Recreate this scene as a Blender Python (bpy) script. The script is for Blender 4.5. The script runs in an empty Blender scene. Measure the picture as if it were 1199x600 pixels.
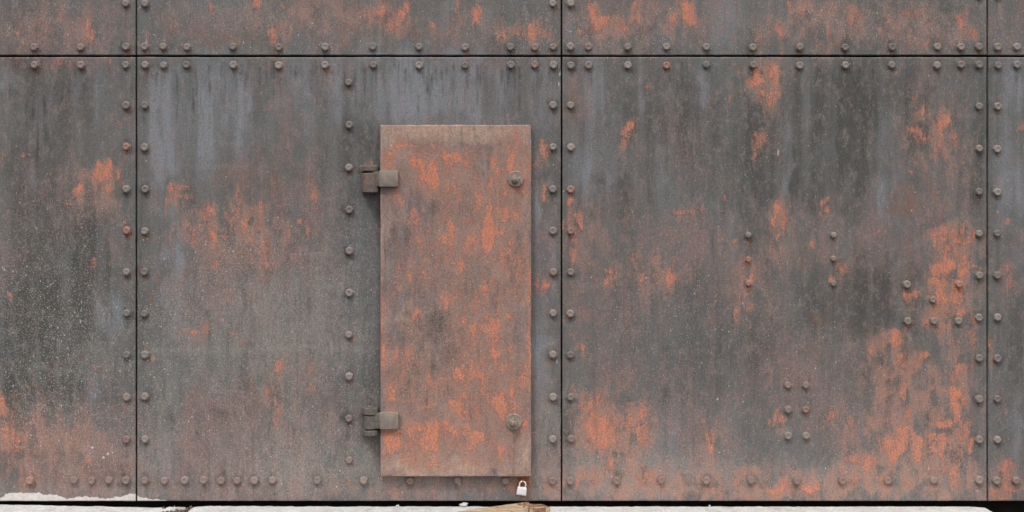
import bpy, bmesh, math, random
import numpy as np

# ------------------------------------------------------------------ camera, sky, sun, exposure
sc = bpy.context.scene
COL = sc.collection
R = math.radians
PX = 0.004                       # metres per photograph pixel on the wall face
CAM_H, CAM_D = 1.45, 6.0         # eye height over the paving, distance to the wall


def wx(px):
    return (px - 599.5) * PX


def wz(py):
    return (592.0 - py) * PX


cam = bpy.data.cameras.new('camera')
cam_o = bpy.data.objects.new('camera', cam)
COL.objects.link(cam_o)
cam_o.location = (0, -CAM_D, CAM_H)
cam_o.rotation_euler = (R(90), 0, 0)
VIEW_W = 1199 * PX
cam.sensor_width = 36
cam.lens = 36 * CAM_D / VIEW_W
cam.shift_y = (wz(300) - CAM_H) / VIEW_W
cam.clip_start = 0.05
cam.clip_end = 500
sc.camera = cam_o

SUN_EL, SUN_AZ = 56.0, -32.0     # overcast brightness above, a little to the left, in front of the wall
world = bpy.data.worlds.new('World')
sc.world = world
world.use_nodes = True
wn = world.node_tree
wn.nodes.clear()
w_out = wn.nodes.new('ShaderNodeOutputWorld')
w_bg = wn.nodes.new('ShaderNodeBackground')
w_sky = wn.nodes.new('ShaderNodeTexSky')
w_sky.sky_type = 'NISHITA'
w_sky.sun_disc = False
w_sky.sun_elevation = R(SUN_EL)
w_sky.sun_rotation = R(180 + SUN_AZ)
w_sky.air_density = 1.0
w_sky.dust_density = 4.0
w_hs = wn.nodes.new('ShaderNodeHueSaturation')     # overcast: the blue is greyed by cloud
w_hs.inputs['Saturation'].default_value = 0.30
wn.links.new(w_sky.outputs[0], w_hs.inputs['Color'])
wn.links.new(w_hs.outputs[0], w_bg.inputs['Color'])
w_bg.inputs['Strength'].default_value = 0.12
wn.links.new(w_bg.outputs[0], w_out.inputs['Surface'])

sun = bpy.data.lights.new('sun', 'SUN')
sun.energy = 1.5
sun.angle = R(13)
sun.color = (1.0, 0.98, 0.955)
sun_o = bpy.data.objects.new('sun', sun)
COL.objects.link(sun_o)
sun_o.rotation_euler = (R(90 - SUN_EL), 0, R(SUN_AZ))
sun_o.location = (-2, -6, 8)

sc.view_settings.view_transform = 'Standard'
sc.view_settings.look = 'None'
sc.view_settings.gamma = 1.0
sc.view_settings.use_curve_mapping = False
sc.view_settings.exposure = 0.10

K = 0.80                         # picture value = K * surface reflectance on the wall


def lin(c):
    c = c / 255.0
    return c / 12.92 if c <= 0.04045 else ((c + 0.055) / 1.055) ** 2.4


def srgb(r, g, b, k=None):
    k = K if k is None else k
    return (lin(r) / k, lin(g) / k, lin(b) / k, 1.0)


# ------------------------------------------------------------------ noise rasters and wear masks
def vnoise(h, w, sx, sy, rng):
    gw, gh = int(w / sx) + 3, int(h / sy) + 3
    g = rng.random((gh, gw)).astype(np.float32)
    xs = np.arange(w) / sx
    ys = np.arange(h) / sy
    xi, yi = xs.astype(int), ys.astype(int)
    xf, yf = (xs - xi), (ys - yi)
    xf = (xf * xf * (3 - 2 * xf)).astype(np.float32)[None, :]
    yf = (yf * yf * (3 - 2 * yf)).astype(np.float32)[:, None]
    a = g[np.ix_(yi, xi)]
    b = g[np.ix_(yi, xi + 1)]
    c = g[np.ix_(yi + 1, xi)]
    d = g[np.ix_(yi + 1, xi + 1)]
    return (a * (1 - xf) + b * xf) * (1 - yf) + (c * (1 - xf) + d * xf) * yf


def fbm(h, w, sx, sy, octv, seed):
    rng = np.random.default_rng(seed)
    out = np.zeros((h, w), np.float32)
    amp, tot = 1.0, 0.0
    for o in range(octv):
        out += amp * vnoise(h, w, max(sx / 2 ** o, 1.01), max(sy / 2 ** o, 1.01), rng)
        tot += amp
        amp *= 0.55
    return out / tot


def sstep(a, b, x):
    t = np.clip((x - a) / (b - a), 0, 1)
    return t * t * (3 - 2 * t)


LAYERS = ('O', 'BR', 'M', 'B', 'D', 'L', 'S', 'W', 'DR', 'TAN', 'OV')


def blur(a, rx, ry):
    for _ in range(3):
        for ax, r in ((1, rx), (0, ry)):
            p = np.pad(a, [(r + 1, r) if i == ax else (0, 0) for i in (0, 1)], mode='edge').cumsum(axis=ax)
            n = a.shape[ax]
            a = (p[:, 2 * r + 1:2 * r + 1 + n] - p[:, :n] if ax == 1 else p[2 * r + 1:2 * r + 1 + n] - p[:n]) / (2 * r + 1)
    return a.astype(np.float32)


def stain(o, st):
    """Rust washed down and out of the patches: a soft, streaky tint."""
    run = o * (0.55 + 0.9 * st)
    for y in range(1, len(run)):
        run[y] = np.maximum(run[y], run[y - 1] * 0.965 - 0.002)
    return np.clip(0.55 * blur(run, 2, 4) + 0.6 * blur(o, 7, 9), 0, 1)


class Wear:
    """Masks of rust, bare patches, dust and runs on a sheet, in photograph units."""

    def __init__(self, x0, y0, x1, y1, seed):
        self.x0, self.y0 = x0, y0
        self.w, self.h = x1 - x0, y1 - y0
        h, w = self.h, self.w
        self.l = {k: np.zeros((h, w), np.float32) for k in LAYERS}
        self.wxn = (fbm(h, w, 14, 18, 4, seed) - 0.5) * 2
        self.wyn = (fbm(h, w, 14, 18, 4, seed + 1) - 0.5) * 2
        self.st = fbm(h, w, 5, 34, 4, seed + 2)          # vertical streaks
        self.cl = fbm(h, w, 16, 16, 5, seed + 3)         # clumps
        self.col = fbm(h, w, 15, 190, 5, seed + 6)       # wide vertical bands
        self.brk = fbm(h, w, 9, 20, 4, seed + 7)         # break-up of a few centimetres
        self.brk2 = fbm(h, w, 11, 24, 4, seed + 8)
        self.lo = fbm(h, w, 120, 140, 4, seed + 4)       # broad tone
        self.lo2 = fbm(h, w, 60, 120, 4, seed + 5)

    def blob(self, k, x, y, rx, ry, s, ang=0.0, soft=0.75, warp=1.0, neg=False):
        warp *= 0.72
        m = max(rx, ry) * 1.9 + 8
        xa, xb = int(max(x - m - self.x0, 0)), int(min(x + m - self.x0, self.w))
        ya, yb = int(max(y - m - self.y0, 0)), int(min(y + m - self.y0, self.h))
        if xa >= xb or ya >= yb:
            return
        X = np.arange(xa, xb)[None, :] + self.x0 - x
        Y = np.arange(ya, yb)[:, None] + self.y0 - y
        ax = min(rx * 0.9, 10 + rx * 0.25) * warp * 1.6
        ay = min(ry * 0.9, 10 + ry * 0.25) * warp * 1.6
        Xw = X + self.wxn[ya:yb, xa:xb] * ax
        Yw = Y + self.wyn[ya:yb, xa:xb] * ay
        c, sn = math.cos(R(ang)), math.sin(R(ang))
        r = np.sqrt(((c * Xw + sn * Yw) / rx) ** 2 + ((-sn * Xw + c * Yw) / ry) ** 2)
        v = s * sstep(1.25, 1.25 - soft * 1.1, r).astype(np.float32)
        L = self.l[k][ya:yb, xa:xb]
        if neg:
            L *= (1 - v)
        else:
            L[:] = 1 - (1 - L) * (1 - np.clip(v, 0, 1))

    def line(self, k, xa, ya, xb, yb, wd, s):
        """A thin run or scratch from a to b; it tapers out at b."""
        n = int(max(abs(xb - xa), abs(yb - ya)) * 2) + 2
        L = self.l[k]
        wob = random.Random(int(xa * 13 + ya * 7))
        ph = wob.random() * 6
        for i in range(n):
            t = i / (n - 1)
            x = xa + (xb - xa) * t + math.sin(t * 5 + ph) * 0.5 - self.x0
            y = ya + (yb - ya) * t - self.y0
            ss = s * min(1, (1 - t) * 2.0 + 0.15) * (0.65 + 0.35 * math.sin(t * 11 + ph * 3))
            r = int(wd + 2)
            for dx in range(-r, r + 1):
                cx, cy = int(round(x)) + dx, int(round(y))
                if 0 <= cx < self.w and 0 <= cy < self.h:
                    q = ss * math.exp(-((cx - x) / (wd * 0.75 + 0.25)) ** 2)
                    if q > L[cy, cx]:
                        L[cy, cx] = q

    def sample(self, px, py):
        """Bilinear; outside the raster the pattern is carried on by reflection."""
        def refl(v, n):
            v = np.abs(v)
            v = np.mod(v, 2 * (n - 1.001))
            return np.where(v > n - 1.001, 2 * (n - 1.001) - v, v)
        u = refl(px - self.x0, self.w)
        v = refl(py - self.y0, self.h)
        ui, vi = u.astype(int), v.astype(int)
        uf, vf = (u - ui).astype(np.float32), (v - vi).astype(np.float32)
        ui1, vi1 = np.minimum(ui + 1, self.w - 1), np.minimum(vi + 1, self.h - 1)
        out = {}
        for k in LAYERS:
            g = self.l[k]
            out[k] = ((g[vi, ui] * (1 - uf) + g[vi, ui1] * uf) * (1 - vf)
                      + (g[vi1, ui] * (1 - uf) + g[vi1, ui1] * uf) * vf)
        return out


wall = Wear(-60, -60, 1260, 660, 11)

# orange rust: x, y, half width, half height, strength (tilt)
RUST = [
    # upper row of plates
    (118, 8, 3, 12, .6), (102, 35, 6, 12, .85), (108, 42, 5, 9, .8), (26, 28, 4, 4, .65), (20, 36, 4, 5, .65),
    (128, 36, 3, 5, .55), (172, 40, 1.5, 15, .8), (246, 10, 4, 13, .55), (298, 8, 4, 10, .6), (290, 30, 6, 5, .5),
    (205, 38, 7, 4, .4), (327, 28, 4, 6, .85), (318, 36, 10, 11, .8), (325, 46, 5, 6, .8), (301, 8, 5, 13, .6),
    (370, 15, 5, 15, .45), (350, 38, 22, 13, .36), (330, 5, 13, 7, .45), (432, 18, 7, 13, .55), (450, 15, 11, 19, .6),
    (468, 20, 10, 15, .8), (462, 31, 6, 6, .85), (436, 45, 7, 7, .6), (475, 6, 6, 11, .65), (536, 12, 4, 15, .85),
    (558, 12, 7, 16, .85), (506, 28, 6, 5, .65), (590, 42, 10, 6, .75), (614, 37, 16, 9, .88), (643, 42, 4, 6, .8),
    (694, 10, 9, 19, .65), (700, 28, 11, 9, .65), (682, 36, 5, 6, .75), (733, 35, 8, 9, .8), (748, 18, 5, 15, .6),
    (740, 5, 8, 7, .55), (720, 25, 20, 12, .45), (789, 22, 5, 11, .85), (808, 15, 9, 15, .8), (800, 5, 9, 7, .55),
    (858, 3, 4, 4, .55), (884, 44, 5, 9, .9), (870, 55, 7, 4, .5), (912, 35, 11, 11, .6), (923, 4, 6, 5, .85),
    (945, 15, 10, 16, .48), (967, 45, 9, 13, .48), (1000, 20, 17, 9, .38), (1045, 25, 12, 6, .42), (1060, 17, 22, 6, .38),
    (1125, 30, 10, 16, .46), (1137, 40, 6, 8, .75), (1086, 53, 7, 5, .55), (1103, 50, 6, 7, .58), (1012, 52, 7, 9, .46),
    (915, 62, 9, 4, .58), (980, 8, 20, 8, .3), (1090, 8, 25, 6, .3),
    # left plate
    (31, 182, 10, 5, .75), (3, 183, 4, 6, .45), (44, 178, 4, 4, .4), (115, 193, 4, 8, .8), (125, 200, 11, 9, .75),
    (140, 205, 5, 14, .85), (144, 215, 3, 8, .9), (112, 206, 13, 9, .85), (118, 218, 15, 9, .9), (95, 222, 11, 7, .85),
    (88, 228, 5, 9, .85), (83, 241, 6, 5, .7), (102, 232, 9, 5, .55), (145, 261, 3, 3, .75), (149, 272, 5, 5, .6),
    (153, 280, 5, 5, .5), (2, 470, 5, 19, .9), (12, 482, 10, 16, .8), (28, 498, 6, 5, .75), (10, 505, 10, 12, .6),
    (42, 457, 9, 9, .5), (15, 522, 14, 14, .42), (5, 545, 10, 14, .4), (14, 347, 5, 8, .75), (105, 307, 9, 8, .6),
    (147, 331, 2, 2, .75), (108, 450, 7, 7, .55), (100, 543, 9, 10, .5), (150, 550, 6, 6, .6), (92, 512, 8, 6, .4),
    (10, 68, 12, 4, .5), (70, 73, 18, 4, .4), (133, 90, 1.5, 7, .6), (130, 72, 5, 4, .5), (137, 142, 4, 7, .45),
    (60, 570, 30, 8, .3), (25, 560, 20, 12, .3), (110, 435, 14, 8, .3),
    # plate with the door
    (205, 218, 9, 4, .75), (212, 232, 9, 15, .85), (194, 240, 2, 14, .9), (199, 222, 4, 5, .85), (172, 230, 5, 5, .65),
    (199, 280, 1.5, 9, .65), (197, 308, 2, 9, .6), (222, 230, 5, 6, .65), (250, 272, 4, 22, .78), (270, 265, 7, 11, .68),
    (287, 268, 5, 13, .68), (245, 247, 5, 9, .5), (290, 287, 5, 7, .68), (265, 282, 10, 12, .5), (225, 275, 6, 22, .42),
    (205, 265, 4, 9, .58), (240, 385, 11, 8, .68), (225, 389, 9, 4, .68), (211, 388, 5, 4, .75), (243, 376, 6, 6, .68),
    (252, 312, 6, 8, .48), (268, 339, 8, 3, .55), (294, 337, 5, 8, .6), (272, 392, 7, 5, .5), (283, 400, 6, 6, .48),
    (179, 420, 3, 8, .68), (305, 242, 6, 9, .58), (316, 330, 7, 10, .78), (313, 315, 5, 9, .68), (309, 298, 6, 15, .6),
    (359, 271, 4, 11, .66), (350, 258, 7, 5, .75), (368, 225, 7, 14, .64), (305, 260, 5, 11, .66), (325, 430, 7, 9, .82),
    (363, 433, 8, 8, .55), (325, 465, 5, 22, .66), (326, 490, 6, 11, .66), (316, 458, 7, 6, .5), (365, 455, 9, 7, .5),
    (295, 455, 7, 9, .48), (368, 120, 3, 7, .46), (405, 120, 4, 5, .55), (471, 122, 3, 3, .65), (501, 137, 3, 3, .5),
    (370, 82, 2, 10, .55), (290, 80, 10, 3, .35), (315, 72, 8, 6, .35), (635, 182, 6, 12, .85), (642, 180, 4, 9, .78),
    (639, 225, 4, 14, .78), (634, 165, 3, 4, .58), (637, 336, 5, 5, .55), (637, 385, 3, 3, .6), (632, 330, 8, 24, .42),
    (625, 200, 3, 10, .45), (436, 188, 9, 4, .62), (330, 285, 20, 30, .32), (255, 260, 40, 24, .3), (600, 566, 6, 6, .5),
    (625, 565, 6, 8, .5), (640, 572, 8, 10, .35), (460, 575, 9, 6, .4), (405, 560, 4, 14, .35), (226, 520, 12, 8, .3),
    (258, 500, 4, 3, .45), (350, 210, 12, 18, .3), (280, 230, 12, 20, .3), (320, 210, 5, 20, .3),
    # right plate
    (668, 222, 4, 4, .9), (667, 233, 4, 10, .75), (677, 255, 5, 15, .8), (668, 255, 6, 14, .7), (668, 285, 6, 13, .85),
    (679, 265, 4, 13, .75), (672, 302, 4, 13, .7), (659, 265, 1.5, 9, .9), (738, 147, 8, 9, .88, 20), (734, 160, 9, 10, .88, 20),
    (749, 93, 1.5, 7, .75), (757, 102, 2.5, 3, .6), (705, 187, 2, 2, .7), (883, 92, 12, 11, .95), (895, 80, 9, 7, .85),
    (907, 86, 13, 13, .88), (908, 102, 11, 15, .66), (905, 120, 7, 6, .95), (892, 115, 5, 9, .7), (890, 126, 5, 5, .5),
    (855, 120, 1.5, 9, .7), (862, 82, 3, 7, .6), (860, 76, 9, 4, .5), (880, 78, 5, 4, .8), (891, 165, 13, 11, .45),
    (885, 180, 6, 9, .42), (833, 197, 3, 3, .5), (820, 255, 6, 11, .9), (800, 246, 12, 7, .5), (825, 270, 4, 7, .6),
    (861, 280, 6, 4, .9), (870, 220, 1.5, 7, .5), (848, 231, 2.5, 3, .6), (910, 251, 7, 11, .85), (918, 258, 5, 15, .78),
    (908, 276, 7, 7, .7), (905, 290, 6, 9, .6), (900, 268, 4, 6, .6), (965, 234, 6, 5, .85), (970, 246, 7, 7, .7),
    (1003, 256, 7, 6, .6), (953, 270, 5, 5, .6), (1027, 278, 5, 7, .66), (950, 286, 5, 6, .6), (1075, 160, 11, 10, .64),
    (1066, 153, 5, 5, .85), (1085, 162, 7, 11, .58), (1102, 152, 13, 22, .5), (1117, 198, 4, 4, .85), (1106, 178, 8, 22, .5),
    (1068, 202, 5, 7, .58), (1081, 125, 2.5, 12, .85), (1070, 115, 8, 6, .45), (1098, 146, 13, 7, .75), (1120, 160, 6, 18, .45),
    (1110, 275, 15, 15, .66), (1105, 266, 6, 9, .85), (1127, 268, 4, 9, .78), (1135, 285, 12, 13, .85), (1143, 275, 4, 7, .9),
    (1100, 290, 7, 20, .8), (1112, 292, 7, 8, .7), (1115, 310, 20, 12, .85), (1098, 320, 11, 16, .9), (1135, 308, 8, 10, .85),
    (1085, 325, 9, 7, .85), (1122, 333, 9, 9, .92), (1110, 346, 15, 16, .72), (1105, 340, 9, 13, .85), (1085, 346, 13, 7, .5),
    (1070, 343, 6, 5, .75), (1060, 348, 6, 6, .75), (1062, 378, 7, 9, .7), (1090, 380, 15, 9, .62), (1110, 385, 9, 6, .7),
    (1095, 365, 11, 9, .7), (1120, 366, 12, 4, .85), (1140, 380, 4, 11, .92), (1140, 401, 5, 8, .92), (1133, 390, 9, 5, .78),
    (1120, 400, 7, 6, .82), (1052, 395, 7, 9, .88), (1040, 400, 9, 5, .6), (1052, 420, 4, 9, .7), (1030, 410, 7, 13, .6),
    (1080, 416, 7, 6, .78), (1070, 420, 22, 17, .42), (1020, 410, 6, 10, .6), (1120, 430, 9, 11, .7), (1110, 438, 8, 9, .7),
    (1115, 455, 9, 9, .7), (1138, 420, 3, 11, .7), (1135, 430, 10, 7, .5), (906, 495, 8, 13, .72), (916, 490, 5, 6, .75),
    (945, 440, 6, 6, .66), (905, 447, 6, 9, .4), (1030, 430, 10, 8, .5), (975, 485, 9, 9, .75), (967, 492, 5, 7, .82),
    (990, 492, 11, 9, .6), (1005, 500, 12, 9, .55), (1035, 457, 8, 11, .55), (1060, 465, 6, 14, .8), (1035, 491, 16, 9, .58),
    (1060, 485, 6, 11, .7), (1120, 470, 11, 14, .85), (1110, 490, 15, 11, .92), (1130, 500, 10, 20, .92), (1137, 530, 4, 14, .85),
    (1085, 500, 7, 9, .78), (1060, 510, 26, 12, .9), (1090, 520, 30, 15, .95), (1030, 516, 17, 9, .82), (1040, 526, 20, 11, .82),
    (1080, 535, 12, 8, .7), (1120, 536, 11, 13, .7), (1110, 550, 12, 9, .75), (1000, 535, 10, 10, .6), (1015, 542, 14, 10, .6),
    (1090, 553, 10, 6, .55), (1030, 562, 26, 9, .45), (1000, 566, 12, 8, .4), (1120, 566, 13, 11, .55), (1060, 572, 26, 9, .42),
    (995, 515, 7, 14, .5), (946, 572, 12, 9, .78), (910, 569, 15, 9, .65), (925, 561, 10, 8, .5), (690, 470, 15, 10, .68),
    (697, 468, 10, 7, .75), (700, 490, 20, 15, .55), (695, 510, 11, 16, .6), (705, 517, 16, 20, .58), (752, 485, 9, 10, .8),
    (737, 475, 6, 4, .68), (746, 505, 4, 4, .82), (825, 494, 5, 4, .82), (830, 511, 9, 15, .74), (835, 530, 6, 11, .72),
    (865, 558, 9, 9, .66), (730, 500, 16, 12, .46), (745, 512, 22, 16, .42), (690, 561, 20, 9, .5), (720, 546, 20, 14, .42),
    (680, 475, 7, 7, .6), (670, 455, 4, 7, .66), (680, 410, 8, 11, .62), (706, 441, 5, 7, .6), (671, 450, 2, 6, .8),
    (685, 420, 8, 6, .5), (697, 330, 4, 7, .68), (715, 328, 8, 11, .68), (715, 317, 6, 3, .75), (750, 326, 6, 11, .74),
    (766, 322, 6, 13, .74), (787, 322, 6, 9, .82), (783, 331, 4, 9, .68), (790, 305, 4, 9, .6), (735, 317, 5, 5, .45),
    (755, 300, 20, 8, .3), (876, 327, 5, 6, .92), (876, 338, 6, 6, .66), (879, 358, 6, 7, .76), (860, 370, 2, 10, .88),
    (862, 362, 3, 5, .6), (893, 394, 3, 7, .68), (875, 305, 5, 5, .58), (870, 316, 3, 13, .5), (975, 325, 7, 6, .68),
    (985, 311, 11, 7, .42), (760, 560, 30, 14, .35), (840, 570, 30, 10, .3), (672, 335, 3, 14, .45), (672, 395, 2, 16, .4),
    (662, 300, 3, 22, .45), (740, 90, 14, 6, .3), (1048, 84, 6, 3, .5), (957, 76, 6, 5, .4), (967, 85, 1.2, 6, .7), (988, 98, 4, 4, .4),
    (1018, 75, 1.5, 5, .6), (1115, 112, 5, 2, .4), (1075, 130, 10, 5, .4),
    # plate at the right-hand end
    (1178, 315, 8, 6, .68), (1182, 327, 5, 10, .5), (1161, 399, 5, 14, .9), (1180, 255, 7, 7, .6), (1197, 152, 4, 8, .58),
    (1172, 212, 5, 6, .45), (1180, 360, 5, 8, .5), (1175, 555, 11, 13, .76), (1170, 573, 11, 7, .7), (1180, 542, 9, 8, .5),
    (1170, 585, 10, 2.5, .92), (1163, 575, 6, 10, .6), (1175, 470, 10, 14, .3), (1230, 430, 14, 30, .7), (1220, 150, 12, 20, .6),
    # plates outside the picture
    (-25, 300, 14, 40, .7), (-40, 500, 20, 30, .6), (-30, 120, 10, 20, .5), (700, 630, 60, 20, .3),
]
WIDE = [
    (820, 574, 180, 14, .28), (1070, 562, 100, 28, .36), (1125, 420, 24, 120, .35), (1120, 300, 30, 60, .3), (40, 500, 50, 40, .3), (700, 540, 50, 40, .3),
    # wide thin stains
    (720, 500, 60, 50, .42), (1085, 500, 70, 60, .45), (900, 567, 280, 20, .46), (60, 520, 80, 50, .34), (1112, 330, 40, 60, .40), (270, 270, 70, 44, .34), (1110, 170, 40, 50, .3),
    (390, 20, 100, 26, .34), (60, 30, 60, 30, .28), (740, 25, 60, 28, .36), (1010, 30, 120, 28, .34), (880, 320, 26, 60, .26), (760, 320, 60, 26, .30), (1040, 420, 50, 30, .3), (330, 450, 40, 60, .2),
    (905, 95, 26, 40, .3), (910, 270, 20, 40, .3), (690, 270, 20, 60, .3), (1178, 560, 16, 24, .35), (835, 515, 24, 40, .3), (610, 35, 36, 14, .3), (115, 215, 40, 26, .3), (430, 575, 220, 12, .26), (1060, 460, 70, 40, .3),
]
BROWN = [
    (1060, 245, 17, 16, .85), (1058, 222, 9, 10, .6), (128, 248, 6, 5, .6), (184, 330, 5, 12, .6), (178, 346, 6, 10, .55),
    (180, 362, 5, 4, .5), (355, 140, 9, 9, .4), (612, 564, 15, 11, .95), (612, 573, 18, 12, .7), (960, 372, 14, 10, .55), (940, 308, 9, 8, .35),
    (250, 45, 34, 12, .45), (470, 40, 25, 8, .45), (290, 42, 20, 8, .4), (285, 205, 18, 12, .38), (260, 208, 10, 6, .35),
    (735, 262, 10, 14, .45), (828, 378, 10, 12, .45), (987, 310, 12, 10, .4), (735, 385, 5, 8, .4), (1085, 225, 14, 16, .4),
    (145, 185, 6, 14, .35), (20, 490, 20, 22, .55), (40, 520, 50, 26, .4), (80, 550, 80, 26, .38), (135, 480, 8, 10, .4), (668, 105, 8, 16, .5),
    (675, 130, 10, 14, .5), (245, 500, 20, 12, .3), (210, 540, 8, 12, .3), (980, 440, 14, 8, .3), (740, 62, 24, 10, .2),
    (860, 350, 8, 8, .3), (320, 225, 14, 26, .3), (330, 240, 8, 20, .35), (370, 500, 30, 20, .22), (1000, 20, 20, 12, .25),
    (1185, 190, 10, 14, .3), (1068, 318, 8, 8, .5), (1000, 550, 20, 20, .3), (1065, 290, 20, 18, .35), (700, 500, 40, 30, .25), (1040, 350, 10, 12, .25),
]
MAUVE = [
    (60, 35, 70, 38, .75), (130, 15, 25, 30, .4), (240, 30, 50, 26, .55), (390, 20, 90, 30, .62), (520, 40, 60, 22, .35),
    (760, 25, 90, 32, .55), (1020, 30, 130, 34, .72), (1185, 25, 20, 40, .3), (300, 270, 70, 70, .62), (260, 310, 60, 60, .6),
    (330, 150, 14, 60, .42), (270, 350, 50, 40, .45), (320, 500, 110, 50, .55), (240, 530, 50, 50, .72), (300, 570, 200, 26, .65),
    (560, 572, 90, 16, .7), (90, 240, 50, 40, .42), (140, 260, 14, 50, .4), (80, 540, 100, 60, .75), (130, 480, 30, 40, .4),
    (20, 300, 30, 40, .28), (60, 245, 40, 40, .2), (720, 345, 70, 45, .62), (790, 290, 55, 34, .6), (870, 330, 46, 70, .6), (690, 300, 26, 50, .5),
    (740, 520, 90, 60, .62), (1000, 300, 70, 60, .36), (1100, 240, 46, 80, .5), (1040, 440, 90, 50, .5), (930, 430, 50, 50, .46),
    (920, 570, 260, 26, .72), (668, 110, 9, 24, .5), (690, 122, 6, 22, .4), (680, 138, 10, 8, .4), (1095, 120, 40, 50, .35),
    (1180, 330, 14, 40, .45), (1180, 560, 24, 30, .5), (640, 290, 14, 80, .35), (634, 520, 16, 60, .4), (730, 240, 40, 40, .22),
    (1040, 500, 90, 60, .6), (380, 300, 30, 80, .3), (930, 260, 50, 40, .3), (370, 225, 10, 40, .5), (340, 420, 80, 60, .28),
    (960, 500, 40, 30, .3), (830, 500, 40, 60, .4), (60, 72, 60, 8, .5), (780, 440, 90, 40, .25), (560, 75, 120, 6, .2),
    (1000, 395, 50, 30, .25), (740, 170, 20, 24, .25), (900, 170, 24, 30, .3), (800, 160, 26, 40, .18), (290, 200, 26, 36, .3),
]
BLUE = [
    (220, 150, 70, 50, .85), (200, 120, 24, 44, .8), (430, 100, 80, 44, .6), (540, 100, 80, 36, .85), (480, 112, 40, 34, .7),
    (640, 105, 13, 46, .85), (205, 325, 15, 54, .85), (200, 250, 11, 22, .6), (190, 190, 18, 26, .7), (260, 110, 30, 40, .6),
    (18, 95, 13, 11, .6), (45, 130, 26, 36, .5), (38, 200, 12, 14, .5), (28, 335, 6, 14, .45), (130, 370, 16, 20, .6), (115, 455, 14, 12, .35),
    (100, 110, 30, 36, .4), (700, 112, 15, 44, .5), (748, 112, 7, 34, .5), (821, 106, 9, 32, .65), (685, 200, 28, 36, .5),
    (925, 185, 7, 40, .75), (937, 240, 16, 26, .6), (1035, 252, 6, 34, .6), (1033, 150, 10, 30, .35), (770, 195, 10, 40, .35),
    (745, 340, 10, 20, .35), (1190, 100, 12, 40, .55), (1190, 240, 12, 50, .55), (1195, 300, 8, 30, .6), (1190, 520, 12, 50, .5),
    (630, 420, 12, 46, .85), (627, 240, 6, 40, .6), (648, 300, 6, 60, .5), (850, 20, 20, 40, .45), (900, 10, 14, 24, .4), (520, 15, 12, 24, .45),
    (140, 10, 12, 24, .3), (672, 25, 8, 28, .4), (1098, 28, 14, 12, .35), (950, 130, 10, 40, .25), (460, 110, 120, 40, .35),
    (208, 470, 10, 40, .4), (200, 540, 10, 40, .4), (770, 20, 10, 30, .35), (855, 300, 5, 60, .35), (780, 510, 16, 22, .3),
    (30, 250, 30, 20, .2), (575, 20, 12, 24, .4), (1025, 20, 10, 8, .3), (212, 400, 14, 30, .5), (1180, 200, 20, 60, .3),
]
DARK = [
    (70, 115, 60, 45, .3), (60, 350, 70, 70, .7), (120, 285, 15, 40, .6), (40, 392, 60, 50, .5), (130, 330, 16, 34, .65), (60, 458, 60, 16, .6),
    (20, 455, 14, 20, .5), (980, 130, 90, 60, .6), (980, 212, 70, 44, .8), (1010, 350, 54, 44, .7), (810, 350, 34, 30, .4), (830, 180, 60, 60, .4),
    (1088, 484, 16, 9, .8), (850, 412, 60, 30, .4), (780, 130, 60, 40, .35), (1135, 230, 12, 40, .65), (720, 232, 44, 40, .5), (430, 260, 22, 120, .55),
    (433, 440, 16, 60, .3), (1010, 440, 40, 20, .35), (1000, 150, 130, 60, .3), (860, 160, 60, 70, .35), (640, 250, 12, 80, .3), (125, 465, 18, 12, .4),
    (196, 485, 8, 14, .5), (245, 483, 22, 5, .3), (400, 160, 30, 40, .3), (300, 120, 8, 30, .2), (80, 265, 60, 50, .35), (1148, 170, 9, 80, .4),
    (820, 445, 60, 30, .3), (800, 460, 30, 24, .3), (1000, 470, 16, 10, .3), (20, 230, 40, 60, .25), (600, 30, 30, 30, .2), (385, 125, 12, 16, .35),
    (140, 550, 12, 8, .4), (1190, 400, 14, 60, .25), (670, 500, 10, 24, .4), (1180, 505, 6, 14, .4), (1185, 545, 5, 14, .4),
    (15, 75, 20, 12, .35), (890, 225, 40, 40, .3), (955, 50, 12, 10, .2), (1020, 480, 20, 10, .3), (960, 535, 30, 14, .25), (60, 150, 26, 40, .25),
]
DUST = [
    (300, 400, 130, 70, .5), (340, 350, 80, 60, .4), (190, 490, 20, 60, .45), (320, 409, 110, 4, .55), (200, 412, 40, 4, .4), (400, 540, 240, 46, .45),
    (900, 560, 300, 24, .42), (160, 540, 26, 40, .35), (20, 575, 200, 12, .3), (720, 565, 70, 20, .5), (1100, 575, 90, 12, .35), (90, 420, 60, 30, .25),
    (240, 8, 60, 14, .25), (645, 400, 6, 12, .6), (642, 425, 5, 10, .6), (637, 405, 8, 3, .55), (150, 85, 4, 30, .3), (240, 60, 80, 5, .25),
    (260, 168, 60, 3, .3), (260, 196, 60, 3, .3), (330, 560, 60, 20, .3), (1020, 180, 4, 60, .2), (640, 500, 12, 60, .35), (820, 410, 100, 3, .2),
    (640, 480, 12, 12, .4), (690, 540, 20, 20, .3), (780, 540, 60, 20, .3), (1000, 385, 60, 2, .3), (960, 15, 60, 18, .3), (1100, 20, 40, 20, .3),
    (700, 50, 80, 8, .3), (300, 20, 40, 20, .25), (110, 60, 50, 5, .3), (210, 305, 10, 20, .3), (350, 500, 60, 26, .25),
]
SPECK = [
    (70, 400, 100, 130, .95), (20, 320, 60, 50, .6), (300, 390, 140, 110, .8), (330, 300, 120, 60, .55), (200, 500, 60, 60, .4), (70, 500, 90, 50, .7),
    (60, 260, 80, 40, .5), (420, 330, 30, 100, .45), (700, 40, 140, 26, .45), (1050, 20, 120, 40, .4), (280, 30, 120, 30, .35), (60, 30, 60, 40, .35),
    (760, 520, 120, 60, .4), (1040, 500, 100, 70, .3), (330, 540, 140, 40, .35), (820, 400, 140, 70, .22), (600, 30, 60, 30, .35),
]
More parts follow.
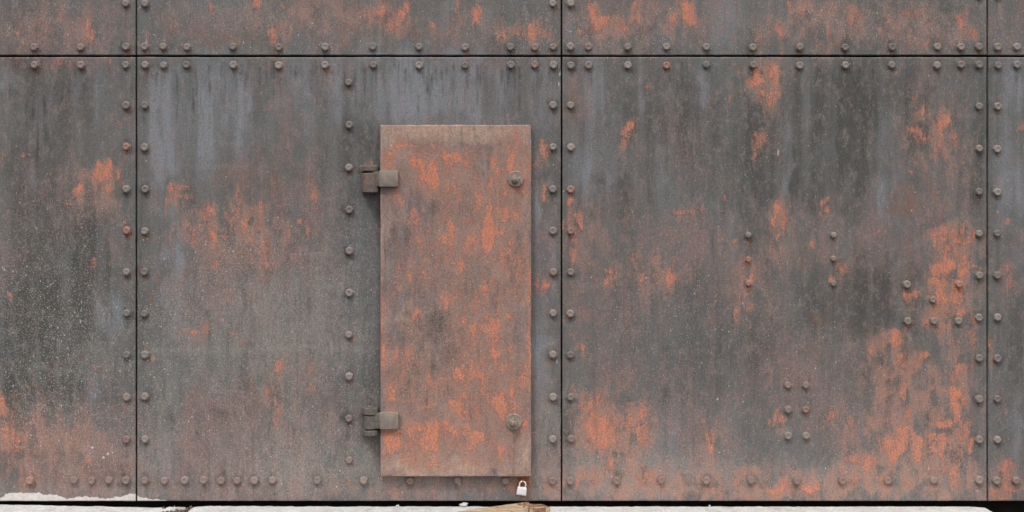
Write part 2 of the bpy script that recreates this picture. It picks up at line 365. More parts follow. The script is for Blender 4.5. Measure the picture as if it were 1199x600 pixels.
for lay, lst in (('O', RUST), ('OV', WIDE), ('BR', BROWN), ('M', MAUVE), ('B', BLUE), ('D', DARK), ('L', DUST), ('S', SPECK)):
    for q in lst:
        g_ = 1.16 if lay in ('O', 'BR') else 1.28
        wall.blob(lay, q[0], q[1], q[2] * g_, q[3] * g_, q[4], ang=(q[5] if len(q) > 5 else 0), soft=1.05)
# ------------------------------------------------------------------ bolt positions, and the dirt each bolt leaves
BOLT_POS = []
rb = random.Random(21)


def put_bolt(px, py, small=False, sc_=1.0):
    BOLT_POS.append((px, py, small, sc_))


row_top = [41, 95, 148, 170, 191.5, 219, 273, 327, 381, 437, 490.5, 544.5, 598, 626, 647.5, 668, 689, 735, 780.5, 827, 881.5, 936, 989.3, 1044, 1097, 1124.5, 1146, 1168]
row_ext = [-13, -67, -121, -175, 1190, 1217, 1271, 1325, 1379]
for x in row_top + row_ext:
    put_bolt(x + rb.uniform(-.4, .4), 55.4 + rb.uniform(-.5, .5))
    put_bolt(x + rb.uniform(-.4, .4), 76.6 + rb.uniform(-.5, .5))
for x in (148, 170, 647.5, 668, 1146, 1167.3):
    for y in ((4.5, -44, -93, -142) if x < 1100 else (-5.5, -44, -93, -142)):
        put_bolt(x + rb.uniform(-.5, .5), y)
for x in (148.5, 170, 647.5, 668):
    for y in (123.5, 172.5, 221.8, 270.3, 318.6, 367, 415.3, 464.6, 514.2):
        put_bolt(x + rb.uniform(-.5, .5), y + rb.uniform(-.4, .4))
for x in (1146, 1167.3):
    for y in (125, 174.5, 225, 273.3, 322.6, 371.7, 419.7, 467.3, 515):
        put_bolt(x + rb.uniform(-.4, .4), y + rb.uniform(-.4, .4))
for y in (97, 146.7, 196.5, 245.7, 294, 343, 392, 440.8, 490, 538.6):
    put_bolt(409 + rb.uniform(-.4, .4), y)
for x in (-13, 35.5, 87.5, 108, 128, 148, 170, 193, 216.5, 239, 259, 278, 298, 319.5, 372, 426, 480.5, 536, 592, 647, 668, 722, 774, 827, 879, 933, 986, 1039, 1092.5, 1146, 1166.7, 1189, 1240, -65, 1292):
    put_bolt(x, 562.4 + rb.uniform(-.5, .5), sc_=1.04)
for x, y in ((876, 275.5), (876, 304), (876, 332), (975.7, 275.5), (975.5, 303), (975.5, 332)):
    put_bolt(x, y, True)
for x, y in ((1061.3, 333), (1122.5, 333), (1092, 351), (1062.5, 376), (1093, 376), (1122, 376), (922, 451), (943, 451), (922.5, 479.5), (943, 479.5), (922.5, 510), (943.5, 510)):
    put_bolt(x, y, False, .97)


for (bx_, by_, sm_, _) in BOLT_POS:
    r_ = 4.0 if sm_ else 5.0
    wall.blob('D', bx_, by_ + 1, r_ * 1.7, r_ * 1.7, rb.uniform(.15, .6))
    if rb.random() < .6:
        wall.line('DR', bx_ + rb.uniform(-2, 2), by_ + 3, bx_ + rb.uniform(-2, 2), by_ + rb.uniform(12, 34), rb.uniform(1.0, 2.6), rb.uniform(.15, .5))
    if rb.random() < .12:
        wall.blob('O', bx_ + rb.uniform(-2, 2), by_ + rb.uniform(-1, 6), rb.uniform(4, 7), rb.uniform(4, 9), rb.uniform(.35, .75))
    if rb.random() < .35:
        wall.blob('BR', bx_, by_ + rb.uniform(0, 8), rb.uniform(5, 8), rb.uniform(6, 14), rb.uniform(.3, .6))
    if rb.random() < .3:
        wall.blob('L', bx_ + rb.uniform(-4, 4), by_ + rb.uniform(-6, 4), rb.uniform(5, 9), rb.uniform(3, 6), rb.uniform(.3, .6))

# hard scale that survives inside the rust
for q in [(1093, 484, 18, 8, .8), (1058, 541, 9, 6, .9), (1082, 550, 9, 7, .9), (1050, 558, 14, 3, .6), (1078, 546, 22, 5, .6),
          (1128, 545, 4, 12, .6), (1150, 420, 6, 170, .85), (1040, 470, 10, 14, .4), (1112, 376, 12, 3, .7), (653, 220, 4, 300, .6),
          (980, 505, 12, 10, .5), (1100, 430, 6, 30, .5), (1075, 505, 4, 6, .5), (680, 510, 5, 14, .6)]:
    wall.blob('O', *q, neg=True)
# dark water runs
for q in [(31, 108, 31, 150, 1.2, .6), (38, 118, 39, 152, 2.6, .8), (44, 124, 44, 272, 1.5, .75), (52, 112, 53, 176, 2.2, .75), (97, 82, 98, 118, 1.4, .5),
          (87, 140, 87, 172, 1.0, .5), (207, 84, 207, 152, 1.6, .6), (226, 104, 226, 145, 1.2, .9), (230, 80, 230, 116, 1.3, .6), (347, 78, 346, 96, 1.2, .8),
          (363, 92, 364, 114, 1.0, .6), (397, 76, 396, 92, 1.3, .6), (496, 86, 496, 100, 1.2, .7), (500, 90, 500, 121, 1.2, .9), (506, 86, 506, 104, 1.3, .9),
          (517, 70, 517, 106, 1.4, .6), (510, 86, 510, 101, 1.0, .6), (531, 72, 531, 98, 1.3, .7), (549, 84, 549, 97, 1.0, .6), (560, 76, 559, 92, 1.2, .6),
          (587, 84, 587, 101, 1.2, .7), (490, 112, 490, 142, 1.3, .6), (608, 86, 608, 150, 1.4, .55), (624, 88, 625, 140, 1.2, .5), (169, 128, 169, 168, 1.8, .5),
          (155, 80, 155, 170, 1.4, .4), (205, 84, 205, 150, 5, .3), (365, 78, 365, 100, 5, .3), (40, 80, 42, 140, 9, .35), (95, 82, 97, 130, 7, .35),
          (408, 100, 408, 145, 2.2, .3), (1012, 110, 1012, 160, 1.4, .35), (810, 170, 811, 260, 1.5, .3), (975, 280, 975, 300, 1.3, .35), (876, 280, 876, 300, 1.6, .35),
          (227, 500, 236, 520, 2.0, .5), (196, 480, 203, 470, 2.0, .5), (848, 225, 848, 300, 3, .25), (760, 150, 760, 260, 3, .25), (1160, 80, 1160, 300, 2, .3),
          (1002, 80, 1002, 330, 6, .2), (860, 90, 860, 220, 4, .25), (680, 150, 680, 300, 5, .2), (345, 160, 345, 260, 4, .25), (270, 90, 270, 200, 4, .2)]:
    wall.line('DR', *q)
rdp = random.Random(17)
for _ in range(90):
    x_ = rdp.uniform(165, 654) if rdp.random() < .6 else rdp.uniform(0, 1199)
    y_ = rdp.uniform(69, 84)
    wall.line('DR', x_, y_, x_ + rdp.uniform(-1, 1), y_ + rdp.uniform(12, 60), rdp.uniform(.7, 1.6), rdp.uniform(.3, .85))
for _ in range(110):
    x_, y_ = rdp.uniform(0, 1199), rdp.uniform(90, 440)
    wall.line('DR', x_, y_, x_ + rdp.uniform(-2, 2), y_ + rdp.uniform(30, 140), rdp.uniform(.8, 3.0), rdp.uniform(.12, .35))
for _ in range(70):
    x_, y_ = rdp.uniform(0, 1199), rdp.uniform(70, 560)
    wall.line('W', x_, y_, x_ + rdp.uniform(-3, 3), y_ + rdp.uniform(4, 18), .7, rdp.uniform(.25, .5))
# pale scratches and scuffs
for q in [(656, 86, 652, 108, .9, .9), (911, 168, 911, 192, 1.0, .8), (727, 231, 735, 230, 1, .7), (786, 237, 793, 236, 1, .55), (641, 342, 641, 368, .8, .6),
          (745, 368, 745, 382, .8, .6), (755, 432, 756, 446, .8, .6), (839, 470, 841, 463, 1.4, .85), (842, 530, 853, 527, 1.2, .85), (1166, 437, 1186, 430, 1.2, .6),
          (1171, 428, 1184, 424, 1, .5), (40, 265, 49, 275, .9, .65), (95, 352, 96, 366, .9, .8), (95, 371, 94, 386, 1, .85), (244, 487, 244, 494, .9, .8),
          (225, 182, 225, 192, .6, .5), (1075, 106, 1074, 118, .7, .5), (640, 466, 650, 459, 1.2, .5), (640, 271, 647, 266, 1, .5), (60, 470, 66, 469, 1.2, .7),
          (120, 474, 140, 470, .8, .45), (757, 459, 762, 463, 1, .4), (729, 474, 728, 480, 1.2, .5), (1175, 60, 1199, 66, 1.2, .3), (643, 401, 643, 404, 1.5, .6),
          (652, 418, 652, 432, 1.2, .7), (634, 405, 642, 404, 1.2, .55), (168, 18, 171, 25, 1.2, .5), (575, 100, 575, 106, 1.0, .5)]:
    wall.line('W', *q)
for (x, y, r) in [(36, 510, 1.8), (69, 516, 1.8), (35, 459, 1.2), (108, 524, 2.2), (121, 536, 2.2), (126, 532, 2.2), (104, 522, 1.5), (180, 476, 1.4), (115, 472, 1.2),
                  (5, 316, 2), (15, 318, 1.8), (30, 322, 1.4), (34, 382, 1.6), (3, 379, 1.2), (63, 397, 1.6), (290, 472, 1), (17, 571, 1.5), (184, 581, 1.4),
                  (538, 567, 1.8), (648, 536, 1), (954, 94, 1), (937, 127, 1), (125, 7, 1), (66, 66, 1), (715, 390, 1), (1140, 351, 1), (324, 166, 1), (75, 52, 1.5), (416, 328, 1),
                  (172, 100, 1.5), (173, 106, 1.3), (171, 189, 1.5), (167, 210, 1.5), (85, 26, 1.2), (60, 48, 1.2), (868, 258, 1.2), (868, 265, 1), (711, 158, 1), (400, 453, 1.4)]:
    wall.blob('W', x, y, r * .85, r * .85, 0.75, warp=0.3)
# lime wash along the foot of the left plates
wash = [(-60, 580), (0, 584), (5, 582), (8, 579), (20, 577.5), (45, 576), (50, 578), (60, 578.5), (70, 582), (80, 584), (85, 582), (100, 582.5), (130, 585),
        (140, 582), (150, 580), (158, 579), (165, 582), (175, 584), (190, 585.5), (201, 588)]
xs = np.arange(wall.w) + wall.x0
edge = np.interp(xs, [p[0] for p in wash], [p[1] for p in wash], right=600)
edge = edge[None, :] + (wall.cl - 0.5) * 5 + (fbm(wall.h, wall.w, 3, 3, 2, 77) - 0.5) * 4
yy = (np.arange(wall.h) + wall.y0)[:, None]
wall.l['W'] = np.maximum(wall.l['W'], 0.95 * sstep(-0.6, 0.8, yy - edge).astype(np.float32))
# faint weathering everywhere
L = wall.l
L['M'] = np.clip(L['M'] * (0.7 + 0.6 * wall.lo2) + 0.16 * sstep(.5, .75, wall.lo2), 0, 1)
L['D'] = np.clip(L['D'] * (0.35 + 0.5 * wall.st + 0.85 * sstep(.36, .62, wall.col)) + 0.16 * sstep(.5, .66, wall.col) + 0.28 * sstep(.5, .8, wall.lo), 0, 1)
L['B'] = np.clip(L['B'] * (0.35 + 0.5 * wall.st + 0.85 * sstep(.62, .36, wall.col)) + 0.16 * sstep(.5, .36, wall.col) + 0.20 * sstep(.55, .8, 1 - wall.lo), 0, 1)
L['S'] = np.clip(L['S'] + 0.06, 0, 1)
L['O'] = np.clip(L['O'] * (0.55 + 0.75 * sstep(.36, .60, wall.brk)), 0, 1)
L['M'] = np.clip(L['M'] * 1.3 * (0.55 + 0.8 * sstep(.38, .62, wall.brk2)), 0, 1)
L['OV'] = 1 - (1 - stain(L['O'], wall.st)) * (1 - np.clip(1.12 * L['OV'] * (0.55 + 0.9 * wall.st), 0, .9))
L['OV'] = L['OV'] * (0.42 + 0.7 * sstep(.34, .58, wall.brk2))
scale_ = sstep(.56, .68, wall.cl) * L['OV']                   # ragged scale left standing in the stains
L['D'] = np.clip(L['D'] + 0.75 * scale_, 0, 1)
L['OV'] = np.clip(L['OV'] - 0.5 * scale_, 0, 1)
L['O'] = np.clip(L['O'] + 0.22 * L['OV'] * sstep(.45, .7, wall.cl * .6 + wall.st * .4), 0, 1)

door = Wear(436, 136, 634, 566, 41)
DOOR_RUST = [
    (490, 190, 11, 7, .85), (500, 197, 13, 11, .9), (520, 183, 7, 7, .9), (535, 185, 11, 5, .85), (525, 195, 7, 11, .78), (545, 190, 6, 5, .66), (503, 206, 9, 11, .9),
    (510, 212, 7, 5, .75), (533, 217, 4, 9, .92), (470, 207, 5, 5, .68), (455, 180, 7, 7, .6), (465, 170, 11, 5, .5), (490, 170, 22, 6, .48), (500, 177, 9, 7, .58),
    (602, 180, 7, 15, .85), (598, 195, 6, 11, .85), (605, 170, 5, 11, .78), (606, 222, 4, 4, .92), (590, 200, 5, 7, .68), (585, 205, 4, 9, .68), (578, 190, 4, 10, .6),
    (555, 212, 6, 7, .66), (560, 226, 7, 9, .6), (590, 225, 7, 9, .76), (575, 217, 7, 11, .68), (612, 215, 5, 14, .55), (465, 232, 5, 5, .68), (470, 239, 5, 5, .6),
    (485, 255, 5, 13, .68), (480, 275, 4, 11, .6), (502, 268, 7, 5, .58), (530, 270, 7, 11, .78), (523, 285, 7, 11, .7), (527, 262, 5, 5, .68), (550, 256, 7, 5, .72),
    (550, 285, 9, 14, .82), (570, 270, 9, 19, .9), (571, 285, 5, 9, .92), (575, 250, 5, 20, .78), (560, 236, 5, 11, .68), (590, 246, 7, 11, .76), (584, 272, 6, 6, .76),
    (595, 285, 5, 13, .68), (605, 250, 7, 15, .6), (614, 295, 6, 20, .5), (515, 305, 9, 6, .68), (535, 308, 9, 11, .82), (540, 318, 7, 11, .78), (500, 318, 11, 9, .68),
    (482, 330, 5, 15, .68), (515, 325, 7, 7, .6), (565, 338, 7, 4, .88), (571, 330, 5, 3, .75), (527, 350, 8, 5, .9), (520, 347, 6, 5, .85), (524, 359, 3, 7, .78),
    (544, 344, 6, 5, .68), (490, 365, 9, 5, .68), (486, 372, 7, 6, .58), (463, 335, 7, 12, .46), (583, 360, 3, 13, .78), (575, 378, 11, 12, .78), (580, 380, 7, 7, .85),
    (555, 382, 6, 9, .78), (545, 372, 6, 7, .68), (516, 386, 5, 5, .68), (598, 372, 4, 5, .78), (600, 405, 6, 7, .68), (592, 340, 7, 6, .46), (448, 365, 2, 65, .75),
    (450, 420, 3, 16, .75), (466, 412, 5, 12, .66), (480, 410, 6, 9, .56), (535, 410, 6, 9, .58), (552, 430, 9, 12, .88), (548, 441, 15, 9, .78), (525, 427, 7, 7, .72),
    (585, 426, 9, 15, .62), (580, 410, 8, 7, .58), (570, 441, 13, 7, .68), (600, 431, 7, 15, .58), (460, 465, 6, 15, .62), (482, 468, 9, 9, .58), (545, 465, 13, 12, .85),
    (570, 460, 7, 14, .85), (580, 471, 11, 14, .9), (550, 481, 17, 9, .82), (530, 470, 5, 7, .68), (595, 476, 9, 14, .78), (500, 470, 8, 10, .5), (602, 456, 6, 8, .8),
    (475, 510, 22, 11, .78), (500, 505, 15, 11, .88), (520, 500, 13, 9, .68), (550, 506, 22, 11, .7), (480, 526, 22, 11, .66), (460, 516, 11, 16, .55), (505, 521, 12, 9, .78),
    (540, 521, 18, 8, .56), (570, 511, 20, 9, .6), (590, 526, 16, 10, .56), (610, 495, 6, 8, .66), (572, 550, 4, 5, .8), (505, 540, 44, 10, .42), (580, 540, 30, 8, .42),
    (619, 350, 3, 200, .6), (613, 440, 5, 24, .5), (475, 225, 20, 10, .28), (520, 230, 30, 20, .28), (590, 300, 24, 20, .34), (500, 290, 30, 20, .32), (470, 300, 10, 20, .36),
    (560, 400, 40, 30, .32), (470, 440, 20, 24, .36), (530, 340, 30, 20, .3), (520, 450, 26, 16, .35), (605, 330, 8, 30, .4), (457, 195, 8, 12, .3), (560, 180, 20, 12, .35),
]
DOOR_BROWN = [(540, 210, 60, 60, .2), (545, 360, 40, 20, .3), (560, 455, 40, 30, .6), (580, 475, 26, 20, .5), (500, 510, 40, 14, .35), (520, 390, 50, 30, .25), (545, 310, 30, 24, .35),
              (598, 185, 14, 24, .35), (475, 290, 20, 30, .25), (595, 245, 14, 30, .3), (530, 425, 40, 14, .3)]
DOOR_BLUE = [(500, 232, 10, 12, .7), (535, 175, 9, 10, .65), (555, 167, 8, 10, .5), (570, 155, 6, 6, .7), (520, 405, 10, 10, .65), (555, 262, 8, 10, .5), (540, 203, 10, 8, .65),
             (498, 245, 14, 14, .5), (465, 172, 8, 5, .6), (565, 210, 8, 8, .5), (470, 345, 20, 10, .4), (595, 320, 10, 16, .5), (545, 400, 10, 14, .5), (515, 235, 14, 10, .6),
             (505, 213, 6, 6, .4), (565, 195, 8, 10, .5), (600, 395, 10, 20, .4)]
DOOR_DARK = [(510, 385, 70, 34, .38), (505, 430, 40, 24, .3), (600, 310, 20, 30, .3), (510, 250, 40, 22, .25), (500, 488, 5, 5, .7), (527, 548, 6, 4, .7), (472, 534, 3, 3, .7), (569, 521, 4, 3, .6), (560, 460, 8, 9, .7), (541, 531, 9, 4, .5), (515, 238, 22, 18, .45), (500, 245, 14, 10, .5),
             (475, 265, 14, 24, .35), (600, 318, 16, 14, .4), (480, 380, 20, 18, .4), (520, 375, 18, 14, .35), (605, 508, 6, 8, .5), (612, 480, 4, 6, .4), (480, 425, 16, 14, .4), (475, 460, 10, 14, .4),
             (600, 300, 14, 14, .3), (540, 395, 30, 14, .35), (500, 425, 14, 16, .35), (510, 205, 8, 6, .4), (510, 160, 6, 8, .3)]
DOOR_MAUVE = [(530, 350, 110, 220, .75), (520, 370, 60, 60, .4)]
DOOR_TAN = [(530, 150, 100, 9, 1.0), (530, 155, 100, 8, .8), (525, 162, 80, 9, .6), (580, 163, 40, 8, .45), (460, 165, 14, 20, .5), (530, 547, 95, 12, .75), (615, 540, 10, 30, .5), (465, 375, 20, 5, .35), (475, 540, 30, 10, .5),
            (618, 300, 6, 180, .4), (448, 250, 3, 100, .5), (600, 520, 20, 14, .3), (510, 528, 40, 10, .35)]
for lay, lst in (('O', DOOR_RUST), ('BR', DOOR_BROWN), ('B', DOOR_BLUE), ('D', DOOR_DARK), ('OV', [(530, 517, 95, 26, .6), (580, 460, 44, 44, .5), (560, 265, 60, 80, .35), (602, 190, 20, 50, .55), (505, 195, 44, 24, .5), (560, 390, 50, 40, .3), (470, 440, 30, 60, .3)]), ('M', DOOR_MAUVE), ('TAN', DOOR_TAN),
                 ('S', [(530, 400, 90, 90, .5), (520, 300, 80, 60, .3)]), ('L', [(530, 360, 80, 20, .35), (470, 372, 24, 8, .4)])):
    for q in lst:
        g_ = 1.16 if lay in ('O', 'BR') else 1.2
        door.blob(lay, q[0], q[1], q[2] * g_, q[3] * g_, q[4], soft=1.05)
for q in [(572, 180, 572, 215, 1.5, .5), (556, 150, 556, 170, 1.2, .5), (566, 190, 566, 214, 1.2, .5), (525, 275, 525, 300, 1.4, .4), (480, 440, 480, 470, 1.5, .5), (500, 455, 500, 482, 1.5, .5),
          (560, 400, 560, 425, 1.5, .4), (541, 150, 541, 175, 1.2, .4), (602, 500, 602, 530, 2.5, .45), (604, 222, 604, 250, 2, .35)]:
    door.line('DR', *q)
for q in [(545, 511, 562, 511, .8, .5), (621, 165, 621, 175, .9, .6), (482, 440, 492, 438, .8, .4)]:
    door.line('W', *q)
D_ = door.l
D_['M'] = np.clip(D_['M'] * (0.7 + 0.5 * door.lo2), 0, 1)
D_['D'] = np.clip(D_['D'] * (0.6 + 0.8 * door.st) + 0.25 * sstep(.5, .7, door.st), 0, 1)
D_['B'] = np.clip(D_['B'] * (0.6 + 0.8 * door.st), 0, 1)
D_['O'] = np.clip(D_['O'] * 1.1 * (0.50 + 0.85 * sstep(.36, .60, door.brk)), 0, 1)
D_['O'] = np.clip(D_['O'] + 0.32 * sstep(.56, .70, door.brk2) * sstep(.40, .62, door.cl), 0, 1)
D_['D'] = np.clip(D_['D'] + 0.38 * sstep(.54, .68, 1 - door.brk), 0, 1)
D_['B'] = np.clip(D_['B'] + 0.5 * sstep(.54, .66, 1 - door.brk2), 0, 1)
D_['TAN'] = np.clip(D_['TAN'] + 0.42 * sstep(.52, .70, door.brk), 0, 1)
D_['OV'] = np.clip(1 - (1 - stain(D_['O'], door.st)) * (1 - 1.1 * D_['OV'] * (0.5 + 0.9 * door.st)) + 0.06, 0, 1)


# ------------------------------------------------------------------ material helpers
class NT:
    def __init__(self, name):
        self.m = bpy.data.materials.new(name)
        self.m.use_nodes = True
        self.t = self.m.node_tree
        self.t.nodes.clear()
        self.out = self.t.nodes.new('ShaderNodeOutputMaterial')
        self.b = self.t.nodes.new('ShaderNodeBsdfPrincipled')
        self.t.links.new(self.b.outputs[0], self.out.inputs['Surface'])

    def put(self, sock, v):
        if hasattr(v, 'is_output'):
            self.t.links.new(v, sock)
        elif isinstance(v, (tuple, list)) and sock.type == 'RGBA':
            sock.default_value = tuple(v) if len(v) == 4 else (*v, 1)
        else:
            sock.default_value = v

    def node(self, typ, **kw):
        n = self.t.nodes.new(typ)
        for k, v in kw.items():
            setattr(n, k, v)
        return n

    def math(self, op, a, b=0.0, c=None, clamp=False):
        n = self.node('ShaderNodeMath', operation=op, use_clamp=clamp)
        self.put(n.inputs[0], a)
        self.put(n.inputs[1], b)
        if c is not None:
            self.put(n.inputs[2], c)
        return n.outputs[0]

    def mix(self, f, a, b, mode='MIX'):
        n = self.node('ShaderNodeMix', data_type='RGBA', blend_type=mode)
        self.put(n.inputs[0], f)
        self.put(n.inputs[6], a)
        self.put(n.inputs[7], b)
        return n.outputs[2]

    def ramp(self, v, a, b, lo=0.0, hi=1.0):
        n = self.node('ShaderNodeMapRange', interpolation_type='SMOOTHSTEP')
        self.put(n.inputs[0], v)
        for i, q in enumerate((a, b, lo, hi)):
            self.put(n.inputs[i + 1], q)
        return n.outputs[0]

    def coord(self, sx=1, sy=1, sz=1, kind='Object', off=(0, 0, 0)):
        tc = self.node('ShaderNodeTexCoord')
        mp = self.node('ShaderNodeMapping')
        self.t.links.new(tc.outputs[kind], mp.inputs[0])
        mp.inputs['Scale'].default_value = (sx, sy, sz)
        mp.inputs['Location'].default_value = off
        return mp.outputs[0]

    def noise(self, vec, scale, detail=4, rough=0.55, dist=0.0):
        n = self.node('ShaderNodeTexNoise')
        self.put(n.inputs['Vector'], vec)
        n.inputs['Scale'].default_value = scale
        n.inputs['Detail'].default_value = detail
        n.inputs['Roughness'].default_value = rough
        n.inputs['Distortion'].default_value = dist
        return n.outputs['Fac']

    def voro(self, vec, scale, feature='F1', rnd=1.0):
        n = self.node('ShaderNodeTexVoronoi', feature=feature)
        self.put(n.inputs['Vector'], vec)
        n.inputs['Scale'].default_value = scale
        n.inputs['Randomness'].default_value = rnd
        return n

    def bump(self, h, dist, strength=1.0, prev=None):
        n = self.node('ShaderNodeBump')
        self.put(n.inputs['Height'], h)
        n.inputs['Distance'].default_value = dist
        n.inputs['Strength'].default_value = strength
        if prev is not None:
            self.put(n.inputs['Normal'], prev)
        return n.outputs[0]

    def attr(self, name, kind='GEOMETRY'):
        return self.node('ShaderNodeAttribute', attribute_name=name, attribute_type=kind)

    def sep(self, c):
        n = self.node('ShaderNodeSeparateColor')
        self.put(n.inputs[0], c)
        return n.outputs


def steel_plate_material(name, base):
    t = NT(name)
    a1, a2, a3 = t.attr('wear_a'), t.attr('wear_b'), t.attr('wear_c')
    o_, br_, m_ = t.sep(a1.outputs['Color'])[:3]
    b_ = a1.outputs['Alpha']
    d_, l_, s_ = t.sep(a2.outputs['Color'])[:3]
    w_ = a2.outputs['Alpha']
    dr_, tan_, ov_ = t.sep(a3.outputs['Color'])[:3]
    co = t.coord()
    cv = t.coord(1, 1, 0.09)                               # stretched down the plate
    n_str = t.noise(cv, 75, 5, 0.62)                       # vertical streaks
    n_fine = t.noise(co, 240, 4, 0.7)                      # grain
    n_mid = t.noise(co, 42, 5, 0.7, 0.0)                 # flakes
    n_mid2 = t.noise(t.coord(1, 1, 0.38, off=(3, 1, 7)), 62, 4, 0.72, 0.0)
    n_big = t.noise(t.coord(1, 1, 0.6, off=(9, 4, 2)), 5, 4, 0.6)
    n_line = t.noise(t.coord(0.14, 1, 1.0, off=(2, 2, 2)), 90, 3, 0.6)   # faint rolled lines across

    def soft(mask, n, gain, bias):
        v = t.math('MULTIPLY_ADD', t.math('SUBTRACT', n, 0.5), gain, mask)
        return t.math('SUBTRACT', v, bias, clamp=True)

    c = base
    # tone: blue mill scale, dark, primer-pink, dust; each breaks up in blotches and streaks
    n_blot = t.noise(t.coord(1, 1, 0.6, off=(1, 3, 14)), 17, 5, 0.74, 0.0)
    n_blot2 = t.noise(t.coord(1, 1, 0.5, off=(21, 3, 4)), 26, 5, 0.76, 0.0)
    n_mot = t.noise(t.coord(1, 1, 0.7, off=(11, 7, 5)), 95, 4, 0.75)
    mixn = t.math('ADD', t.math('MULTIPLY', n_blot, 0.6), t.math('MULTIPLY', n_str, 0.4))
    mixn2 = t.math('ADD', t.math('MULTIPLY', n_blot2, 0.6), t.math('MULTIPLY', n_mot, 0.4))
    c = t.mix(t.math('MULTIPLY', soft(b_, mixn, 2.6, 0.05), 0.92), c, srgb(131, 134, 140))
    c = t.mix(t.math('MULTIPLY', soft(m_, mixn2, 3.4, 0.04), 0.9), c, srgb(130, 108, 104))
    c = t.mix(t.math('MULTIPLY', soft(l_, mixn2, 2.2, 0.08), 0.85), c, srgb(147, 142, 135))
    c = t.mix(t.math('MULTIPLY', soft(d_, mixn, 2.6, 0.03), 0.9), c, srgb(71, 71, 68))
    c = t.mix(t.math('MULTIPLY', soft(tan_, mixn2, 2.0, 0.05), 0.85), c, srgb(186, 155, 135))
    c = t.mix(t.math('MULTIPLY', soft(br_, mixn2, 3.0, 0.06), 0.8), c, srgb(126, 90, 73))
    # fine variation: streaks, reddish mottling, scale
    c = t.mix(t.math('MULTIPLY', t.ramp(n_str, 0.44, 0.70, 0, 0.42), t.ramp(n_big, 0.38, 0.6)), c, srgb(76, 75, 72))
    c = t.mix(t.math('MULTIPLY', t.ramp(n_mot, 0.50, 0.68), t.math('MULTIPLY_ADD', m_, 0.5, 0.04)), c, srgb(160, 124, 114))
    c = t.mix(t.math('MULTIPLY', t.ramp(n_mid, 0.54, 0.70), 0.42), c, srgb(88, 88, 87))
    c = t.mix(t.ramp(n_blot2, 0.52, 0.64, 0, 0.36), c, srgb(112, 115, 119))
    c = t.mix(t.ramp(n_blot, 0.47, 0.34, 0, 0.28), c, srgb(136, 131, 127))
    c = t.mix(t.ramp(n_big, 0.5, 0.75, 0, 0.2), c, srgb(126, 125, 122))
    c = t.mix(t.ramp(n_line, 0.58, 0.75, 0, 0.12), c, srgb(150, 146, 142))
    # orange rust: a thin stain first, then broken flakes, brightest where thickest
    n_f2 = t.noise(t.coord(1, 1, 0.75, off=(6, 2, 11)), 130, 5, 0.78)
    n_c2 = t.noise(t.coord(1, 1, 0.25, off=(16, 2, 1)), 34, 4, 0.72, 0.0)
    fl_n = t.math('ADD', t.math('ADD', t.math('MULTIPLY', n_f2, 0.30), t.math('MULTIPLY', n_mid2, 0.32)), t.math('MULTIPLY', n_c2, 0.38))
    fl_d = t.math('SUBTRACT', fl_n, 0.5)
    veil = t.ramp(t.math('ADD', t.math('MULTIPLY', fl_d, 2.0), t.math('MULTIPLY_ADD', t.math('SUBTRACT', n_str, 0.5), 1.2, ov_)), 0.06, 0.78)
    c = t.mix(t.math('MULTIPLY', veil, 0.66), c, srgb(160, 125, 110))
    fl_v = t.math('MULTIPLY_ADD', fl_d, 5.6, t.math('ADD', t.math('MULTIPLY', o_, 0.86), t.math('MULTIPLY', ov_, 0.26)))
    flake = t.math('MULTIPLY', t.ramp(fl_v, 0.20, 1.06), t.ramp(t.math('ADD', o_, t.math('MULTIPLY', ov_, 0.4)), 0.08, 0.42))
    o_col = t.mix(t.ramp(n_fine, 0.35, 0.68), srgb(170, 113, 93), srgb(196, 134, 109))
    o_col = t.mix(t.ramp(n_c2, 0.46, 0.64), o_col, srgb(176, 118, 103))
    o_col = t.mix(t.math('MULTIPLY', t.ramp(fl_v, 0.70, 1.25), 0.8), o_col, srgb(206, 128, 97))
    o_col = t.mix(t.math('MULTIPLY', t.ramp(n_mot, 0.54, 0.68), 0.4), o_col, srgb(142, 92, 76))
    c = t.mix(t.math('MULTIPLY', flake, 0.80), c, o_col)
    # dark pits and surviving scale inside the rust
    pit = t.math('MULTIPLY', t.ramp(t.noise(co, 120, 4, 0.75), 0.57, 0.70), t.ramp(o_, 0.1, 0.5, 0.14, 0.7))
    c = t.mix(pit, c, srgb(100, 86, 81))
    # runs
    c = t.mix(t.math('MULTIPLY', t.math('MULTIPLY', dr_, t.ramp(n_str, 0.2, 0.6, 0.8, 1.0)), 1.0), c, srgb(54, 54, 53))
    # pale specks of grit and paint splash
    v1 = t.voro(co, 190)
    r1 = t.sep(v1.outputs['Color'])
    on1 = t.math('LESS_THAN', r1[0], t.math('MULTIPLY', s_, 0.62))
    sp1 = t.math('MULTIPLY', on1, t.ramp(v1.outputs['Distance'], 0.20, 0.42, 1, 0))
    c = t.mix(t.math('MULTIPLY', sp1, t.math('MULTIPLY_ADD', r1[1], 0.55, 0.32)), c, srgb(184, 179, 172))
    v2 = t.voro(t.coord(1, 1, 0.8, off=(5, 5, 5)), 62)
    r2 = t.sep(v2.outputs['Color'])
    on2 = t.math('LESS_THAN', r2[0], t.math('MULTIPLY', s_, 0.24))
    sp2 = t.math('MULTIPLY', on2, t.ramp(v2.outputs['Distance'], 0.10, 0.20, 1, 0))
    c = t.mix(t.math('MULTIPLY', sp2, t.math('MULTIPLY_ADD', r2[1], 0.5, 0.35)), c, srgb(205, 202, 197))
    v3 = t.voro(t.coord(1, 1, 1, off=(1, 8, 3)), 150)
    r3 = t.sep(v3.outputs['Color'])
    dk = t.math('MULTIPLY', t.math('LESS_THAN', r3[2], 0.16), t.ramp(v3.outputs['Distance'], 0.2, 0.45, 1, 0))
    c = t.mix(t.math('MULTIPLY', dk, 0.42), c, srgb(74, 71, 68))
